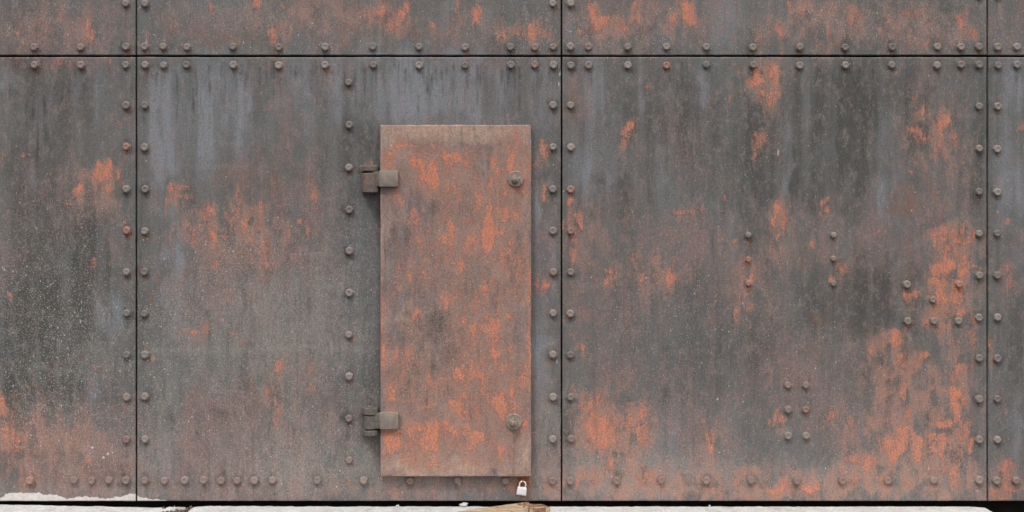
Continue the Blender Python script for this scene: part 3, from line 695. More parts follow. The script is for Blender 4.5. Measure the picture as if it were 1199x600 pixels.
    # grain
    c = t.mix(1.0, c, t.mix(t.ramp(n_fine, 0.28, 0.72), (0.76, 0.76, 0.76, 1), (1.22, 1.22, 1.22, 1)), 'MULTIPLY')
    c = t.mix(1.0, c, t.mix(t.ramp(n_f2, 0.32, 0.68), (0.82, 0.82, 0.82, 1), (1.16, 1.16, 1.16, 1)), 'MULTIPLY')
    # lime wash, scratches
    wf = t.ramp(t.math('MULTIPLY_ADD', t.math('SUBTRACT', n_fine, 0.5), 0.5, w_), 0.25, 0.7)
    c = t.mix(t.math('MULTIPLY', wf, t.ramp(n_mid, 0.35, 0.62, 0.95, 0.72)), c, srgb(208, 203, 195))
    t.put(t.b.inputs['Base Color'], c)
    rough = t.math('ADD', t.ramp(n_str, 0.3, 0.7, 0.50, 0.64), t.math('MULTIPLY', flake, 0.25), clamp=True)
    t.put(t.b.inputs['Roughness'], rough)
    t.b.inputs['Specular IOR Level'].default_value = 0.35
    h = t.math('ADD', t.math('MULTIPLY', n_mid, 0.7), t.math('MULTIPLY', n_fine, 0.35))
    h = t.math('SUBTRACT', h, t.math('MULTIPLY', pit, 0.6))
    h = t.math('ADD', h, t.ramp(t.math('MULTIPLY_ADD', t.math('SUBTRACT', n_f2, 0.5), 2.5, o_), 0.35, 0.55, 0, 0.35))
    t.put(t.b.inputs['Normal'], t.bump(h, 0.0018, 0.9))
    return t.m


M_WALL = steel_plate_material('weathered_steel_plate', srgb(99, 100, 98))
M_DOOR = steel_plate_material('rusted_door_plate', srgb(134, 114, 108))


def bolt_material(name, k=1.0):
    t = NT(name)
    oi = t.node('ShaderNodeObjectInfo')
    add = t.node('ShaderNodeVectorMath', operation='ADD')
    t.put(add.inputs[0], t.coord())
    mul = t.node('ShaderNodeVectorMath', operation='SCALE')
    t.put(mul.inputs[0], oi.outputs['Location'])
    mul.inputs['Scale'].default_value = 3.7
    t.put(add.inputs[1], mul.outputs[0])
    v = add.outputs[0]
    n1 = t.noise(v, 90, 5, 0.65)
    n2 = t.noise(v, 300, 3, 0.7)
    rust = t.attr('rust', 'OBJECT').outputs['Fac']
    c = t.mix(oi.outputs['Random'], srgb(106, 104, 101), srgb(146, 139, 132))
    c = t.mix(t.ramp(n1, 0.42, 0.65, 0, 0.55), c, srgb(138, 120, 111))
    c = t.mix(t.ramp(n2, 0.55, 0.75, 0, 0.5), c, srgb(80, 76, 72))
    tone = t.attr('tone', 'OBJECT').outputs['Fac']
    c = t.mix(t.math('MULTIPLY', tone, 0.75), c, srgb(132, 110, 103))
    rf = t.ramp(t.math('MULTIPLY_ADD', t.math('SUBTRACT', n1, 0.5), 1.6, rust), 0.45, 0.85)
    c = t.mix(t.math('MULTIPLY', rf, 0.6), c, srgb(168, 110, 86))
    t.put(t.b.inputs['Base Color'], c)
    t.put(t.b.inputs['Roughness'], t.ramp(n1, 0.3, 0.7, 0.5, 0.75))
    t.b.inputs['Specular IOR Level'].default_value = 0.4
    t.put(t.b.inputs['Normal'], t.bump(t.math('ADD', n1, t.math('MULTIPLY', n2, 0.5)), 0.0012, 0.7))
    return t.m


M_BOLT = bolt_material('weathered_bolt')


def simple_material(name, c1, c2, scale=40, rough=0.75, bumpd=0.002, c3=None, spec=0.3, metallic=0.0, stretch=(1, 1, 1)):
    t = NT(name)
    co = t.coord(*stretch)
    n = t.noise(co, scale, 6, 0.65, 0.2)
    f = t.noise(co, scale * 6, 4, 0.7)
    c = t.mix(t.ramp(n, 0.35, 0.65), c1, c2)
    if c3:
        c = t.mix(t.ramp(t.noise(t.coord(*stretch, off=(4, 4, 4)), scale * 0.6, 5, 0.7, 0.5), 0.52, 0.68), c, c3)
    c = t.mix(1.0, c, t.mix(t.ramp(f, 0.3, 0.7), (0.8, 0.8, 0.8, 1), (1.15, 1.15, 1.15, 1)), 'MULTIPLY')
    t.put(t.b.inputs['Base Color'], c)
    t.b.inputs['Roughness'].default_value = rough
    t.b.inputs['Metallic'].default_value = metallic
    t.b.inputs['Specular IOR Level'].default_value = spec
    t.put(t.b.inputs['Normal'], t.bump(t.math('ADD', n, t.math('MULTIPLY', f, 0.4)), bumpd, 0.8))
    return t.m


M_HINGE = simple_material('painted_hinge_steel', srgb(94, 89, 85), srgb(112, 104, 98), 60, 0.6, 0.0015, srgb(84, 82, 78))
M_HINGE_RUST = simple_material('rusty_hinge_steel', srgb(96, 88, 84), srgb(114, 102, 95), 70, 0.65, 0.0015, srgb(140, 106, 88))
M_WASHER = simple_material('worn_washer_steel', srgb(132, 120, 112), srgb(158, 144, 134), 90, 0.5, 0.0012, srgb(116, 92, 80))
M_STRAP = simple_material('worn_strap_steel', srgb(122, 116, 109), srgb(140, 130, 121), 55, 0.55, 0.0012, srgb(158, 128, 108))
M_RUSTIRON = simple_material('rusty_iron', srgb(122, 78, 52), srgb(160, 98, 62), 120, 0.85, 0.0015, srgb(80, 58, 46))
M_BACK = simple_material('dark_backing', (0.012, 0.011, 0.010, 1), (0.022, 0.019, 0.016, 1), 12, 0.95)
M_SLAB = simple_material('white_paving', (0.66, 0.65, 0.625, 1), (0.76, 0.755, 0.735, 1), 14, 0.85, 0.004, (0.55, 0.53, 0.50, 1))
M_GROUND = simple_material('dark_ground', (0.045, 0.04, 0.035, 1), (0.08, 0.07, 0.06, 1), 6, 0.95, 0.006, (0.10, 0.085, 0.07, 1))
M_DIRT = simple_material('brown_grit', (0.12, 0.085, 0.06, 1), (0.22, 0.17, 0.13, 1), 90, 0.95, 0.006)
M_WOOD = simple_material('weathered_wood', (0.44, 0.31, 0.19, 1), (0.58, 0.45, 0.31, 1), 30, 0.8, 0.003, (0.20, 0.11, 0.065, 1), stretch=(0.35, 2.2, 2.2))
M_WOODEND = simple_material('dark_broken_wood', (0.16, 0.085, 0.05, 1), (0.30, 0.17, 0.10, 1), 60, 0.85, 0.004, (0.48, 0.34, 0.2, 1))
M_STONE = simple_material('pale_stone', (0.55, 0.54, 0.50, 1), (0.66, 0.65, 0.61, 1), 60, 0.85, 0.003, (0.36, 0.34, 0.30, 1))
M_LOCK = simple_material('white_padlock_enamel', (0.84, 0.83, 0.81, 1), (0.88, 0.875, 0.86, 1), 90, 0.35, 0.0005, (0.72, 0.69, 0.64, 1), spec=0.5)
M_CHROME = simple_material('bright_shackle_steel', (0.80, 0.80, 0.80, 1), (0.86, 0.86, 0.86, 1), 40, 0.3, 0.0002, spec=0.5, metallic=0.35)
M_SLOT = simple_material('dark_keyway', (0.05, 0.05, 0.05, 1), (0.08, 0.08, 0.08, 1), 40, 0.6)


# ------------------------------------------------------------------ mesh helpers
def link(name, me, mat=None, parent=None):
    o = bpy.data.objects.new(name, me)
    COL.objects.link(o)
    if mat and len(me.materials) == 0:
        me.materials.append(mat)
    if parent is not None:
        o.parent = parent
    return o


def from_bm(name, bm, mat, parent=None, smooth=None):
    bmesh.ops.recalc_face_normals(bm, faces=bm.faces)
    me = bpy.data.meshes.new(name)
    bm.to_mesh(me)
    bm.free()
    o = link(name, me, mat, parent)
    if smooth is not None:
        me.shade_smooth()
        me.set_sharp_from_angle(angle=R(smooth))
    return o


def empty(name, loc):
    o = bpy.data.objects.new(name, None)
    COL.objects.link(o)
    o.location = loc
    o.empty_display_size = 0.2
    return o


def tag(o, label=None, cat=None, group=None, kind=None):
    for k, v in (('label', label), ('category', cat), ('group', group), ('kind', kind)):
        if v:
            o[k] = v
    return o


def bevel_box(x0, x1, y0, y1, z0, z1, bev, seg=2, bm=None):
    bm = bm or bmesh.new()
    r = bmesh.ops.create_cube(bm, size=1)
    for v in r['verts']:
        v.co = ((x0 + x1) / 2 + v.co.x * (x1 - x0), (y0 + y1) / 2 + v.co.y * (y1 - y0), (z0 + z1) / 2 + v.co.z * (z1 - z0))
    if bev:
        es = list({e for v in r['verts'] for e in v.link_edges})
        bmesh.ops.bevel(bm, geom=es, offset=bev, segments=seg, affect='EDGES', profile=0.5)
    return bm


def coords_1d(a, b, fine, lo, hi):
    """Fine steps where the picture looks, coarse beyond."""
    out = []
    v = a
    while v < b - 0.3:
        out.append(v)
        v += fine if (lo - 4 < v < hi) else 12.0
    out.append(b)
    return np.array(out)


def plate(name, wear, mat, ax, bx, ay, by, yf, thick, fine, warp, seed, parent, bev=1.0):
    """A steel plate: fine front sheet carrying the wear masks, rolled edges, sides and a back."""
    X = coords_1d(ax + bev, bx - bev, fine, -20, 1222)
    Y = coords_1d(ay + bev, by - bev, fine, -20, 610)
    X = np.concatenate([[ax, ax, ax + bev * 0.3], X, [bx - bev * 0.3, bx, bx]])
    Y = np.concatenate([[ay, ay, ay + bev * 0.3], Y, [by - bev * 0.3, by, by]])
    nx, ny = len(X), len(Y)
    gx, gy = np.meshgrid(X, Y)
    rj = np.random.default_rng(seed + 5)

    def wob(v):
        kx = np.arange(-1400, 2200, 9.0)
        return np.interp(v, kx, rj.normal(0, 0.16, len(kx))) + np.interp(v, kx[::7], rj.normal(0, 0.16, len(kx[::7])))
    for k_ in (0, 1, 2):
        gx[:, k_] += wob(gy[:, k_]) * (1 - .3 * k_)
        gx[:, -1 - k_] += wob(gy[:, -1 - k_]) * (1 - .3 * k_)
        gy[k_, :] += wob(gx[k_, :]) * (1 - .3 * k_)
        gy[-1 - k_, :] += wob(gx[-1 - k_, :]) * (1 - .3 * k_)
    rng = np.random.default_rng(seed)
    ph = rng.random(8) * 6.28
    d = (np.sin(gx / 90 + ph[0]) * np.cos(gy / 120 + ph[1]) + 0.6 * np.sin(gx / 45 + gy / 70 + ph[2])
         + 0.5 * np.sin(gy / 38 + ph[3]) * np.sin(gx / 60 + ph[4])) * warp
    # quiet at the bolted edges
    ex = np.minimum(np.minimum(gx - ax, bx - gx), np.minimum(gy - ay, by - gy))
    d = d * np.clip(ex / 40.0, 0, 1)
    yy_ = np.full_like(gx, yf) + d
    ring1 = np.minimum(np.minimum(np.arange(nx), nx - 1 - np.arange(nx))[None, :], np.minimum(np.arange(ny), ny - 1 - np.arange(ny))[:, None])
    b_m = bev * PX
    yy_ = np.where(ring1 == 2, yf + b_m * 0.3, yy_)
    yy_ = np.where(ring1 == 1, yf + b_m, yy_)
    yy_ = np.where(ring1 == 0, yf + thick, yy_)
    co = np.stack([wx(gx), yy_, wz(gy)], -1).reshape(-1, 3).astype(np.float32)
    idx = np.arange(nx * ny).reshape(ny, nx)
    q = np.stack([idx[:-1, :-1], idx[1:, :-1], idx[1:, 1:], idx[:-1, 1:]], -1).reshape(-1, 4)
    # back: one face
    bidx = np.array([idx[0, 0], idx[0, -1], idx[-1, -1], idx[-1, 0]])
    q = np.concatenate([q, bidx[None, :]])
    me = bpy.data.meshes.new(name)
    me.vertices.add(len(co))
    me.vertices.foreach_set('co', co.ravel())
    me.loops.add(q.size)
    me.loops.foreach_set('vertex_index', q.ravel().astype(np.int32))
    me.polygons.add(len(q))
    me.polygons.foreach_set('loop_start', np.arange(0, q.size, 4, dtype=np.int32))
    me.polygons.foreach_set('loop_total', np.full(len(q), 4, np.int32))
    me.update(calc_edges=True)
    s = wear.sample(gx.ravel(), gy.ravel())
    z = np.zeros_like(s['O'])
    for an, ks in (('wear_a', ('O', 'BR', 'M', 'B')), ('wear_b', ('D', 'L', 'S', 'W')), ('wear_c', ('DR', 'TAN', 'OV', None))):
        at = me.color_attributes.new(an, 'FLOAT_COLOR', 'POINT')
        at.data.foreach_set('color', np.stack([s[k] if k else z for k in ks], -1).astype(np.float32).ravel())
    o = link(name, me, mat, parent)
    me.shade_smooth()
    return o


# ------------------------------------------------------------------ the ground and paving
def ground_pt(px, py, z=0.0):
    """A point at height z seen at this pixel: where the sight line meets that height."""
    zw = wz(py)
    t = (CAM_H - z) / (CAM_H - zw)
    return Vector3(wx(px) * t, -CAM_D + CAM_D * t, z)


def Vector3(x, y, z):
    from mathutils import Vector
    return Vector((x, y, z))


bm = bmesh.new()
bmesh.ops.create_grid(bm, x_segments=40, y_segments=40, size=60)
rg = random.Random(3)
for v in bm.verts:
    v.co.z = -0.085
ground = from_bm('ground', bm, M_GROUND)
tag(ground, kind='structure')

pave = empty('pavement', (0, -0.5, -0.085))
tag(pave, kind='structure')


def slab(outline, z1, mat, seed, parent, name='slab', worn=1.0, lift=None):
    """outline: (x, y) going round; thick cast slab with worn, slightly uneven arrises."""
    rr = random.Random(seed)
    pts = []
    n = len(outline)
    for i in range(n):
        x0, y0 = outline[i]
        x1, y1 = outline[(i + 1) % n]
        ln = math.hypot(x1 - x0, y1 - y0)
        k = max(1, min(160, int(ln / 0.02)))
        for j in range(k):
            t = j / k
            pts.append((x0 + (x1 - x0) * t + rr.uniform(-.0025, .0025), y0 + (y1 - y0) * t + rr.uniform(-.003, .003)))
    bm = bmesh.new()
    cx = sum(p[0] for p in pts) / len(pts)
    cy = sum(p[1] for p in pts) / len(pts)

    def inset(p, q):
        dx, dy = cx - p[0], cy - p[1]
        l = math.hypot(dx, dy)
        return p[0] + dx / l * q * 3, p[1] + (q if dy > 0 else -q)
    rings = []
    for q, z in ((0, -0.084), (0, z1 - 0.009 * worn), (0.003 * worn, z1 - 0.003 * worn), (0.010 * worn, z1)):
        ring = []
        for p in pts:
            x, y = inset(p, q) if q else p
            ring.append(bm.verts.new((x, y, z + (rr.uniform(-.0012, .0012) if q else (rr.uniform(-.002, .002) if z > -0.05 else 0)))))
        rings.append(ring)
    m = len(pts)
    for a, b in zip(rings, rings[1:]):
        for i in range(m):
            bm.faces.new((a[i], a[(i + 1) % m], b[(i + 1) % m], b[i]))
    top = bm.faces.new(rings[-1])
    bmesh.ops.triangulate(bm, faces=[top])
    if lift:
        for v in bm.verts:
            if v.co.z > -0.05:
                v.co.z += max(-0.004, min(0.012, (lift[0] - v.co.x) * lift[1]))
    o = from_bm(name, bm, mat, parent, smooth=50)
    o.location = (0, 0.5, 0.085)
    return o


def gp(px, py):
    p = ground_pt(px, py)
    return (p.x, p.y)


# slab to the left: its back edge leaves the wall slightly, its right corner is broken off
slab([(-4.6, -0.004), (wx(0), -0.004), (wx(60), -0.006), (wx(110), -0.012), (wx(165), -0.018), (wx(190), -0.020), (wx(198), -0.022), (wx(188), -0.10), (wx(182), -0.24), (wx(184), -0.42), (-4.6, -0.42)],
     0.001, M_SLAB, 1, pave, lift=(wx(110), 0.014))
slab([(wx(189.5), -0.105), (wx(199.5), -0.024), (wx(212), -0.020), (wx(219), -0.026), (wx(206), -0.06), (wx(199), -0.10), (wx(194), -0.20), (wx(184), -0.22)], -0.001, M_SLAB, 5, pave, worn=0.3)
rc = []
xr = wx(1153)
for k in range(7):
    a = R(90 - 15 * k)
    rc.append((xr - 0.05 + 0.05 * math.cos(a), -0.012 - 0.05 + 0.05 * math.sin(a)))
slab([(wx(226), -0.016), (wx(240), -0.004), (wx(300), -0.004), (wx(330), -0.012), (wx(700), -0.012), (wx(900), -0.014)] + rc + [(xr + 0.003, -0.42), (wx(222), -0.42), (wx(224), -0.3)],
     0.0, M_SLAB, 2, pave)
slab([(wx(1275), -0.012), (wx(1800), -0.012), (wx(1800), -0.42), (wx(1275), -0.42)], -0.01, M_SLAB, 3, pave)

# grit lodged in the broken joint
rg = random.Random(8)
bm = bmesh.new()
for i in range(160):
    x = wx(rg.uniform(190, 228))
    y = -rg.uniform(0.0, 0.30)
    r = rg.uniform(0.003, 0.010)
    m = bmesh.ops.create_icosphere(bm, subdivisions=1, radius=r)
    for v in m['verts']:
        v.co = Vector3(v.co.x * rg.uniform(.8, 1.4) + x, v.co.y + y, v.co.z * .8 - 0.008 + rg.uniform(-0.012, 0.006))
bevel_box(wx(188), wx(230), -0.45, -0.004, -0.083, -0.012, 0, bm=bm)
grit = from_bm('joint_grit', bm, M_DIRT)
tag(grit, 'brown grit packed into the broken joint of the white paving', 'grit', kind='stuff')

# ------------------------------------------------------------------ the steel wall
wall_root = empty('steel_wall', (0, 0.03, 0))
tag(wall_root, 'tall riveted wall of weathered grey steel plates with orange rust patches', 'wall')
INV = wall_root.location


def to_wall(o):
    o.location = (o.location.x, o.location.y - INV.y, o.location.z)
    return o


bm = bevel_box(wx(-1340), wx(2160), 0.085, 0.125, -0.0845, wz(-456), 0)
to_wall(from_bm('backing_sheet', bm, M_BACK, wall_root))

JX = [-1334, -838, -338, 159.5, 657.5, 1156.3, 1655, 2155]
GAP = 0.9
PANELS = {}
row_y = [(-456, 66 - 1.2), (66 + 1.1, 587)]
desc = {
    (0, 2): 'upper plate with pink primer stain and a bolt row along its foot',
    (1, 2): 'dark plate speckled pale, lime wash along its foot',
    (1, 3): 'blue grey plate behind the hinged door',
    (1, 4): 'dark plate with the large orange rust field in its lower corner',
    (1, 5): 'end plate with a small orange rust patch at its foot',
    (0, 3): 'upper plate over the door with orange streaks',
    (0, 4): 'upper plate with mauve stain and scattered rust flakes',
    (0, 5): 'plain grey upper plate at the wall end',
}
for r_i, (ya, yb) in enumerate(row_y):
    for c_i in range(len(JX) - 1):
        near = 2 <= c_i <= 5
        o = plate('steel_panel', wall, M_WALL, JX[c_i] + GAP, JX[c_i + 1] - GAP, ya, yb, 0.0, 0.014, 1.2 if near else 12.0,
                  0.0011, 100 + r_i * 10 + c_i, wall_root, bev=0.9)
        to_wall(o)
        if (r_i, c_i) in desc:
            o['label'] = desc[(r_i, c_i)]
        PANELS[(r_i, c_i)] = o


# ---- bolts: one hexagon head with chamfer, dished top and washer face; copies share its mesh
def bolt_mesh(name, rr, hh, seed, domed=0.0):
    rnd = random.Random(seed)
    bm = bmesh.new()
    N = 24

    def hexr(a, r):
        return r * math.cos(math.pi / 6) / math.cos(((a + math.pi / 6) % (math.pi / 3)) - math.pi / 6)
    prof = [(1.10, 0.0, 0), (1.10, 0.09, 0), (1.0, 0.10, 1), (1.0, 0.70, 1), (0.93, 0.86, .6), (0.80, 0.97 + domed * .3, 0), (0.56, 1.0 + domed * .6, 0), (0.46, 0.93 + domed, 0)]
    rings = []
    for (f, z, hx) in prof:
        ring = []
        for i in range(N):
            a = 2 * math.pi * i / N
            r = f * ((1 - hx) * rr * 0.93 + hx * hexr(a, rr))
            r *= 1 + rnd.uniform(-.025, .025)
            ring.append(bm.verts.new((r * math.cos(a), -z * hh * (1 + rnd.uniform(-.03, .03)) if z else 0.004, r * math.sin(a))))
        rings.append(ring)
    for p, q in zip(rings, rings[1:]):
        for i in range(N):
            bm.faces.new((p[i], p[(i + 1) % N], q[(i + 1) % N], q[i]))
    bm.faces.new(rings[-1])
    bmesh.ops.recalc_face_normals(bm, faces=bm.faces)
    me = bpy.data.meshes.new(name)
    bm.to_mesh(me)
    bm.free()
    me.materials.append(M_BOLT)
    me.shade_smooth()
    me.set_sharp_from_angle(angle=R(38))
    return me


BOLTS = [bolt_mesh('bolt_head', 0.0185, 0.0155, s, d) for s, d in ((1, 0), (2, .05), (3, -.05), (4, 0.1), (5, 0.0))]
SMALL = [bolt_mesh('small_bolt_head', 0.0150, 0.0135, s, d) for s, d in ((11, .15), (12, .25), (13, .1))]
rb = random.Random(22)


def panel_of(px, py):
    c = max(i for i in range(len(JX) - 1) if JX[i] <= px)
    return PANELS[(0 if py < 66 else 1, c)]


def rust_at(px, py):
    s = wall.sample(np.array([float(px)]), np.array([float(py)]))
    return float(np.clip(s['O'][0] * 1.0 + s['BR'][0] * 0.35, 0, 1))


def add_bolt(px, py, small=False, sc_=1.0):
    p = panel_of(px, py)
    me = rb.choice(SMALL if small else BOLTS)
    o = bpy.data.objects.new('bolt', me)
    COL.objects.link(o)
    o.parent = p
    o.location = (wx(px), 0.0004, wz(py))
    o.rotation_euler = (rb.uniform(-.05, .05), rb.uniform(0, 6.28), rb.uniform(-.05, .05))
    k = sc_ * rb.uniform(.94, 1.06)
    o.scale = (k, k * rb.uniform(.9, 1.1), k)
    o['tone'] = float(wall.sample(np.array([float(px)]), np.array([float(py)]))['M'][0])
    o['rust'] = min(1.0, rust_at(px, py) * 0.75 + rb.uniform(0, .2))
    return o


for q in BOLT_POS:
    add_bolt(*q)

# ---- the hinged door
DOOR_Y = -0.040
door_o = plate('door', door, M_DOOR, 446.3, 621.8, 147, 556, DOOR_Y, 0.030, 1.2, 0.0008, 7, wall_root, bev=0.8)
to_wall(door_o)
door_o['label'] = 'tall mauve grey door plate mottled with orange rust and pale tan top edge'


def revolve_y(prof, n, bm=None, hexa=False, rot=0.0, cx=0, cz=0):
    """Turn a profile of (radius, y) round the y axis."""
    bm = bm or bmesh.new()
    rings = []
    for (r, y) in prof:
        rings.append([bm.verts.new((cx + r * math.cos(2 * math.pi * i / n + rot), y, cz + r * math.sin(2 * math.pi * i / n + rot))) for i in range(n)])
    for p, q in zip(rings, rings[1:]):
        for i in range(n):
            bm.faces.new((p[i], p[(i + 1) % n], q[(i + 1) % n], q[i]))
    bm.faces.new(rings[-1])
    bm.faces.new(rings[0][::-1])
    return bm


for px, py, ro in ((604, 210, .2), (601.6, 492, .6)):
    w = revolve_y([(0.036, 0.002), (0.038, -0.003), (0.038, -0.007), (0.034, -0.0115), (0.028, -0.0095), (0.02, -0.009)], 28)
    wo = from_bm('washer', w, M_WASHER, door_o, smooth=40)
    wo.location = (wx(px), DOOR_Y, wz(py) )
    nb = revolve_y([(0.0195, -0.006), (0.0195, -0.028), (0.0165, -0.032), (0.009, -0.0325)], 6, rot=ro)
    no = from_bm('nut', nb, M_WASHER, door_o, smooth=30)
    no.location = (wx(px) - 0.003, DOOR_Y, wz(py) - 0.001)
    sb = revolve_y([(0.0085, -0.02), (0.0085, -0.042), (0.006, -0.045)], 16)
    so = from_bm('stud', sb, M_WASHER, door_o, smooth=40)
    so.location = (wx(px) - 0.003, DOOR_Y, wz(py) - 0.001)


# ---- hinges
def revolve_z(cx, cy, z0, z1, r, n=20, bev=0.003):
    bm = bmesh.new()
    rings = []
    for rr, z in ((r - bev, z0), (r, z0 + bev), (r, z1 - bev), (r - bev, z1)):
        rings.append([bm.verts.new((cx + rr * math.cos(2 * math.pi * i / n), cy + rr * math.sin(2 * math.pi * i / n), z)) for i in range(n)])
    for p, q in zip(rings, rings[1:]):
        for i in range(n):
            bm.faces.new((p[i], p[(i + 1) % n], q[(i + 1) % n], q[i]))
    bm.faces.new(rings[-1])
    bm.faces.new(rings[0][::-1])
    return bm


def hinge(x0, x1, knuckles, strap, mat, welds):
    """Barrel hinge: leaf welded to the plate, knuckles round a pin, strap block on the door."""
    zs = [wz(k[1]) for k in knuckles] + [wz(k[0]) for k in knuckles]
    bm = bevel_box(wx(x0 - 1.5), wx(x1 - 2), -0.016, 0.002, min(zs) + 0.006, max(zs) - 0.004, 0.002)
    root = to_wall(from_bm('hinge', bm, mat, wall_root, smooth=35))
    cxm = wx((x0 + x1) / 2)
    rr = (x1 - x0) / 2 * PX
    for i, (ya, yb, f) in enumerate(knuckles):
        b = revolve_z(cxm, -0.040, wz(yb) + .0012, wz(ya) - .0012, rr * f)
        # square the knuckle towards the wall
        for v in b.verts:
            v.co.y = -0.040 + (v.co.y + 0.040) * (1.0 if v.co.y < -0.040 else 1.0)
        from_bm('knuckle', b, mat, root, smooth=40)
    b = revolve_z(cxm, -0.040, min(zs) - 0.004, max(zs) + 0.004, rr * 0.42, 14, 0.0025)
    from_bm('pin', b, M_HINGE, root, smooth=40)
    sx0, sx1, sy0, sy1 = strap
    b = bevel_box(wx(sx0), wx(sx1), DOOR_Y - 0.024, DOOR_Y + 0.004, wz(sy1), wz(sy0), 0.0055)
    from_bm('strap', b, M_STRAP, root, smooth=35)
    b = bevel_box(wx((x0 + x1) / 2 + 2), wx(sx0 + 1.0), -0.062, -0.036, wz(sy1) + 0.003, wz(sy0) - 0.003, 0.003)
    from_bm('strap_neck', b, mat, root, smooth=35)
    for (za, zb) in welds:
        b = bevel_box(wx(x0 - 2.5), wx(x1 - 1), -0.030, 0.0, wz(zb), wz(za), 0.003)
        from_bm('bracket', b, mat, root, smooth=35)


hinge(424.5, 444.0, [(194.5, 201.2, .88), (203.0, 226.0, 1.0)], (445.2, 467.5, 200.3, 219.2), M_HINGE_RUST, [(193.5, 201.5)])
hinge(426.0, 444.0, [(475.2, 483.8, .98), (484.4, 500.6, .86), (501.4, 508.2, .95)], (446.0, 467.8, 480.5, 500.2), M_HINGE, [(476, 484), (500.8, 508)])

# ---- staple below the door for the padlock
ST_X, ST_Z = wx(612.2), wz(561.2)
bm = bevel_box(ST_X - 0.027, ST_X + 0.027, -0.005, 0.002, wz(570.5), wz(555.2), 0.002)
bevel_box(ST_X - 0.012, ST_X + 0.012, -0.014, -0.0052, wz(563.5), wz(556.2), 0.002, bm=bm)
staple = to_wall(from_bm('hasp_staple', bm, M_RUSTIRON, wall_root, smooth=35))


def tube(path, r, n=10, bm=None, closed=False):
    from mathutils import Vector
    bm = bm or bmesh.new()
    P = [Vector(p) for p in path]
    rings = []
    m = len(P)
    for i, p in enumerate(P):
        tdir = (P[min(i + 1, m - 1)] - P[max(i - 1, 0)]).normalized()
        up = Vector((0, 1, 0)) if abs(tdir.y) < 0.9 else Vector((1, 0, 0))
        a = tdir.cross(up).normalized()
        b = tdir.cross(a).normalized()
        rings.append([bm.verts.new(p + a * r * math.cos(2 * math.pi * k / n) + b * r * math.sin(2 * math.pi * k / n)) for k in range(n)])
    for p, q in zip(rings, rings[1:]):
        for k in range(n):
            bm.faces.new((p[k], p[(k + 1) % n], q[(k + 1) % n], q[k]))
    bm.faces.new(rings[0][::-1])
    bm.faces.new(rings[-1])
    return bm


# staple eye: a loop standing out of the plate, in the vertical plane across the wall
pts = [(ST_X, -0.006 - 0.022 * math.sin(math.pi * k / 12), ST_Z - 0.004 + 0.011 * math.cos(math.pi * k / 12)) for k in range(13)]
from_bm('eye', tube(pts, 0.0032), M_RUSTIRON, staple, smooth=60)

# ---- padlock hanging from the staple
lock = empty('padlock', (ST_X, -0.026, ST_Z - 0.010))
tag(lock, 'small white padlock hanging from the rusty staple under the door', 'padlock')
lock.rotation_euler = (0, R(8), 0)
# shackle: hooked through the eye at the origin
sh = [(-0.0145, 0, -0.026)] + [(-0.0145 * math.cos(math.pi * k / 12), 0, -0.0085 + 0.0135 * math.sin(math.pi * k / 12)) for k in range(13)] + [(0.0145, 0, -0.026)]
from_bm('shackle', tube(sh, 0.0036, 12), M_CHROME, lock, smooth=60)
bm = bevel_box(-0.0235, 0.0235, -0.010, 0.010, -0.059, -0.0215, 0.0045, 3)
for v in bm.verts:                                  # shoulders a little narrower than the foot
    f = 1 - 0.10 * (v.co.z + 0.057) / 0.0355
    v.co.x *= f
body = from_bm('body', bm, M_LOCK, lock, smooth=40)
bm = bevel_box(-0.015, 0.015, -0.0109, -0.0095, -0.052, -0.029, 0.0008, 1)
from_bm('face_plate', bm, M_LOCK, body, smooth=40)
bm = bevel_box(-0.0015, 0.0015, -0.0028, 0.0028, -0.0597, -0.0588, 0)
from_bm('keyway', bm, M_SLOT, body)

# ------------------------------------------------------------------ small things on the paving
# broken plank, one end near the wall
from mathutils import Vector
A = ground_pt(530, 600, 0.030)
B = ground_pt(617, 588, 0.030)
u = (B - A).normalized()
nrm = Vector((u.y, -u.x, 0))                        # towards the viewer
rw = random.Random(5)
NL, NW = 44, 9
Lm, Wd = 0.46, 0.115
bm = bmesh.new()
grid = []
for i in range(NL + 1):
    rowv = []
    t = i / NL
    for j in range(NW + 1):
        s = j / NW
        lx = -0.05 + Lm * t
        # broken right-hand end: stepped and splintered
        if t > 0.9:
            lx += (0.006 * math.sin(j * 2.3) + (0.050 if j >= 5 else 0.0) + rw.uniform(-.003, .003)) * (t - 0.9) / 0.1
        zt = 0.030 + 0.0025 * math.sin(j * 1.7 + 0.3) + rw.uniform(-.0006, .0006) - (0.004 if j >= 5 and t > .9 else 0)
        zt -= 0.010 * max(0, (0.25 - t)) / 0.25
        edge_w = 0.0 if 0 < j < NW else (-0.003 if j == 0 else 0.003)
        p = B + u * (lx - (Lm - 0.05)) + nrm * (Wd * s + edge_w * 0 + (0.002 * math.sin(i * .9) if j in (0, NW) else 0))
        rowv.append((p.x, p.y, zt))
    grid.append(rowv)
top = [[bm.verts.new(c) for c in r] for r in grid]
bot = [[bm.verts.new((c[0], c[1], 0.004)) for c in r] for r in grid]
endf = []
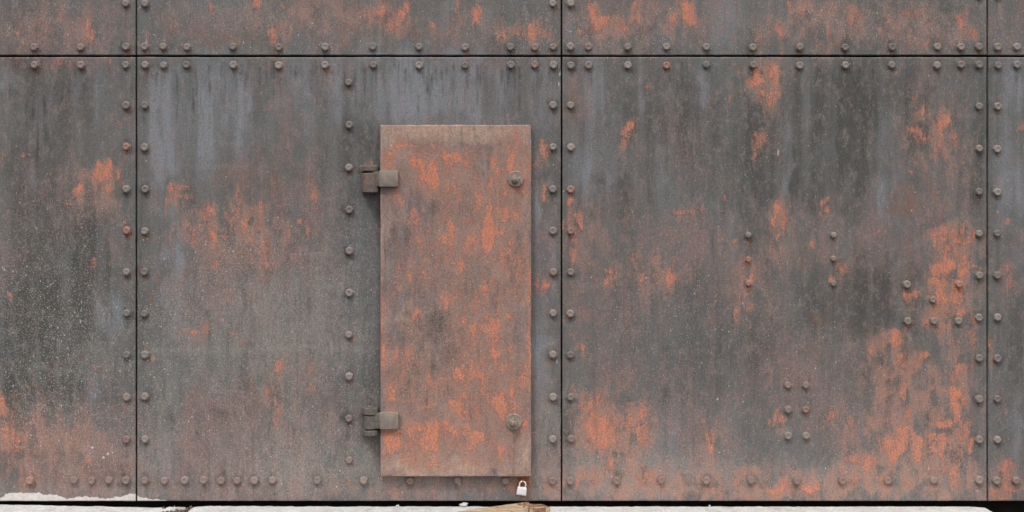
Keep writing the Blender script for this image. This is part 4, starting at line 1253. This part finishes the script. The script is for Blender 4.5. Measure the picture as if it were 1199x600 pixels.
for i in range(NL):
    for j in range(NW):
        bm.faces.new((top[i][j], top[i + 1][j], top[i + 1][j + 1], top[i][j + 1]))
        bm.faces.new((bot[i][j], bot[i][j + 1], bot[i + 1][j + 1], bot[i + 1][j]))
for i in range(NL):
    bm.faces.new((top[i][0], bot[i][0], bot[i + 1][0], top[i + 1][0]))
    bm.faces.new((top[i][NW], top[i + 1][NW], bot[i + 1][NW], bot[i][NW]))
for j in range(NW):
    bm.faces.new((top[0][j], top[0][j + 1], bot[0][j + 1], bot[0][j]))
    endf.append(bm.faces.new((top[NL][j], bot[NL][j], bot[NL][j + 1], top[NL][j + 1])))
for f in endf:
    f.material_index = 1
for f in bm.faces:
    c = f.calc_center_median()
    if (c - B).dot(u) > -0.06 and rw.random() < .72:
        f.material_index = 1
plank = from_bm('broken_plank', bm, M_WOOD)
plank.data.materials.append(M_WOODEND)
tag(plank, 'broken piece of tan plank lying on the white paving below the padlock', 'plank')


def stone(name, p, sx, sy, sz, seed, mat, rz=0.0, tilt=0.0):
    rr = random.Random(seed)
    bm = bmesh.new()
    bmesh.ops.create_icosphere(bm, subdivisions=3, radius=1)
    ph = [rr.uniform(0, 6) for _ in range(6)]
    for v in bm.verts:
        c = v.co.copy()
        f = 1 + .16 * math.sin(3 * c.x + ph[0]) * math.cos(2.6 * c.y + ph[1]) + .10 * math.sin(5 * c.z + 4 * c.x + ph[2])
        v.co = Vector((c.x * f * sx, c.y * f * sy, c.z * f * sz))
    o = from_bm(name, bm, mat, None, smooth=35)
    o.location = p
    o.rotation_euler = (0, tilt, rz)
    return o


st = stone('stone_chip', (wx(543), -0.022, 0.0085), 0.023, 0.014, 0.0085, 4, M_STONE, 0.1, R(-8))
tag(st, 'flat pale stone chip lying in the dark gap under the plates', 'stone')
st = stone('pebble', (wx(830), -0.020, 0.0035), 0.0045, 0.0045, 0.004, 6, M_STONE)
tag(st, 'tiny white pebble on the edge of the long white slab', 'pebble')
st = stone('pebble', (wx(466), -0.024, 0.004), 0.008, 0.006, 0.005, 9, M_STONE)
tag(st, 'small grey pebble on the slab edge left of the stone chip', 'pebble')
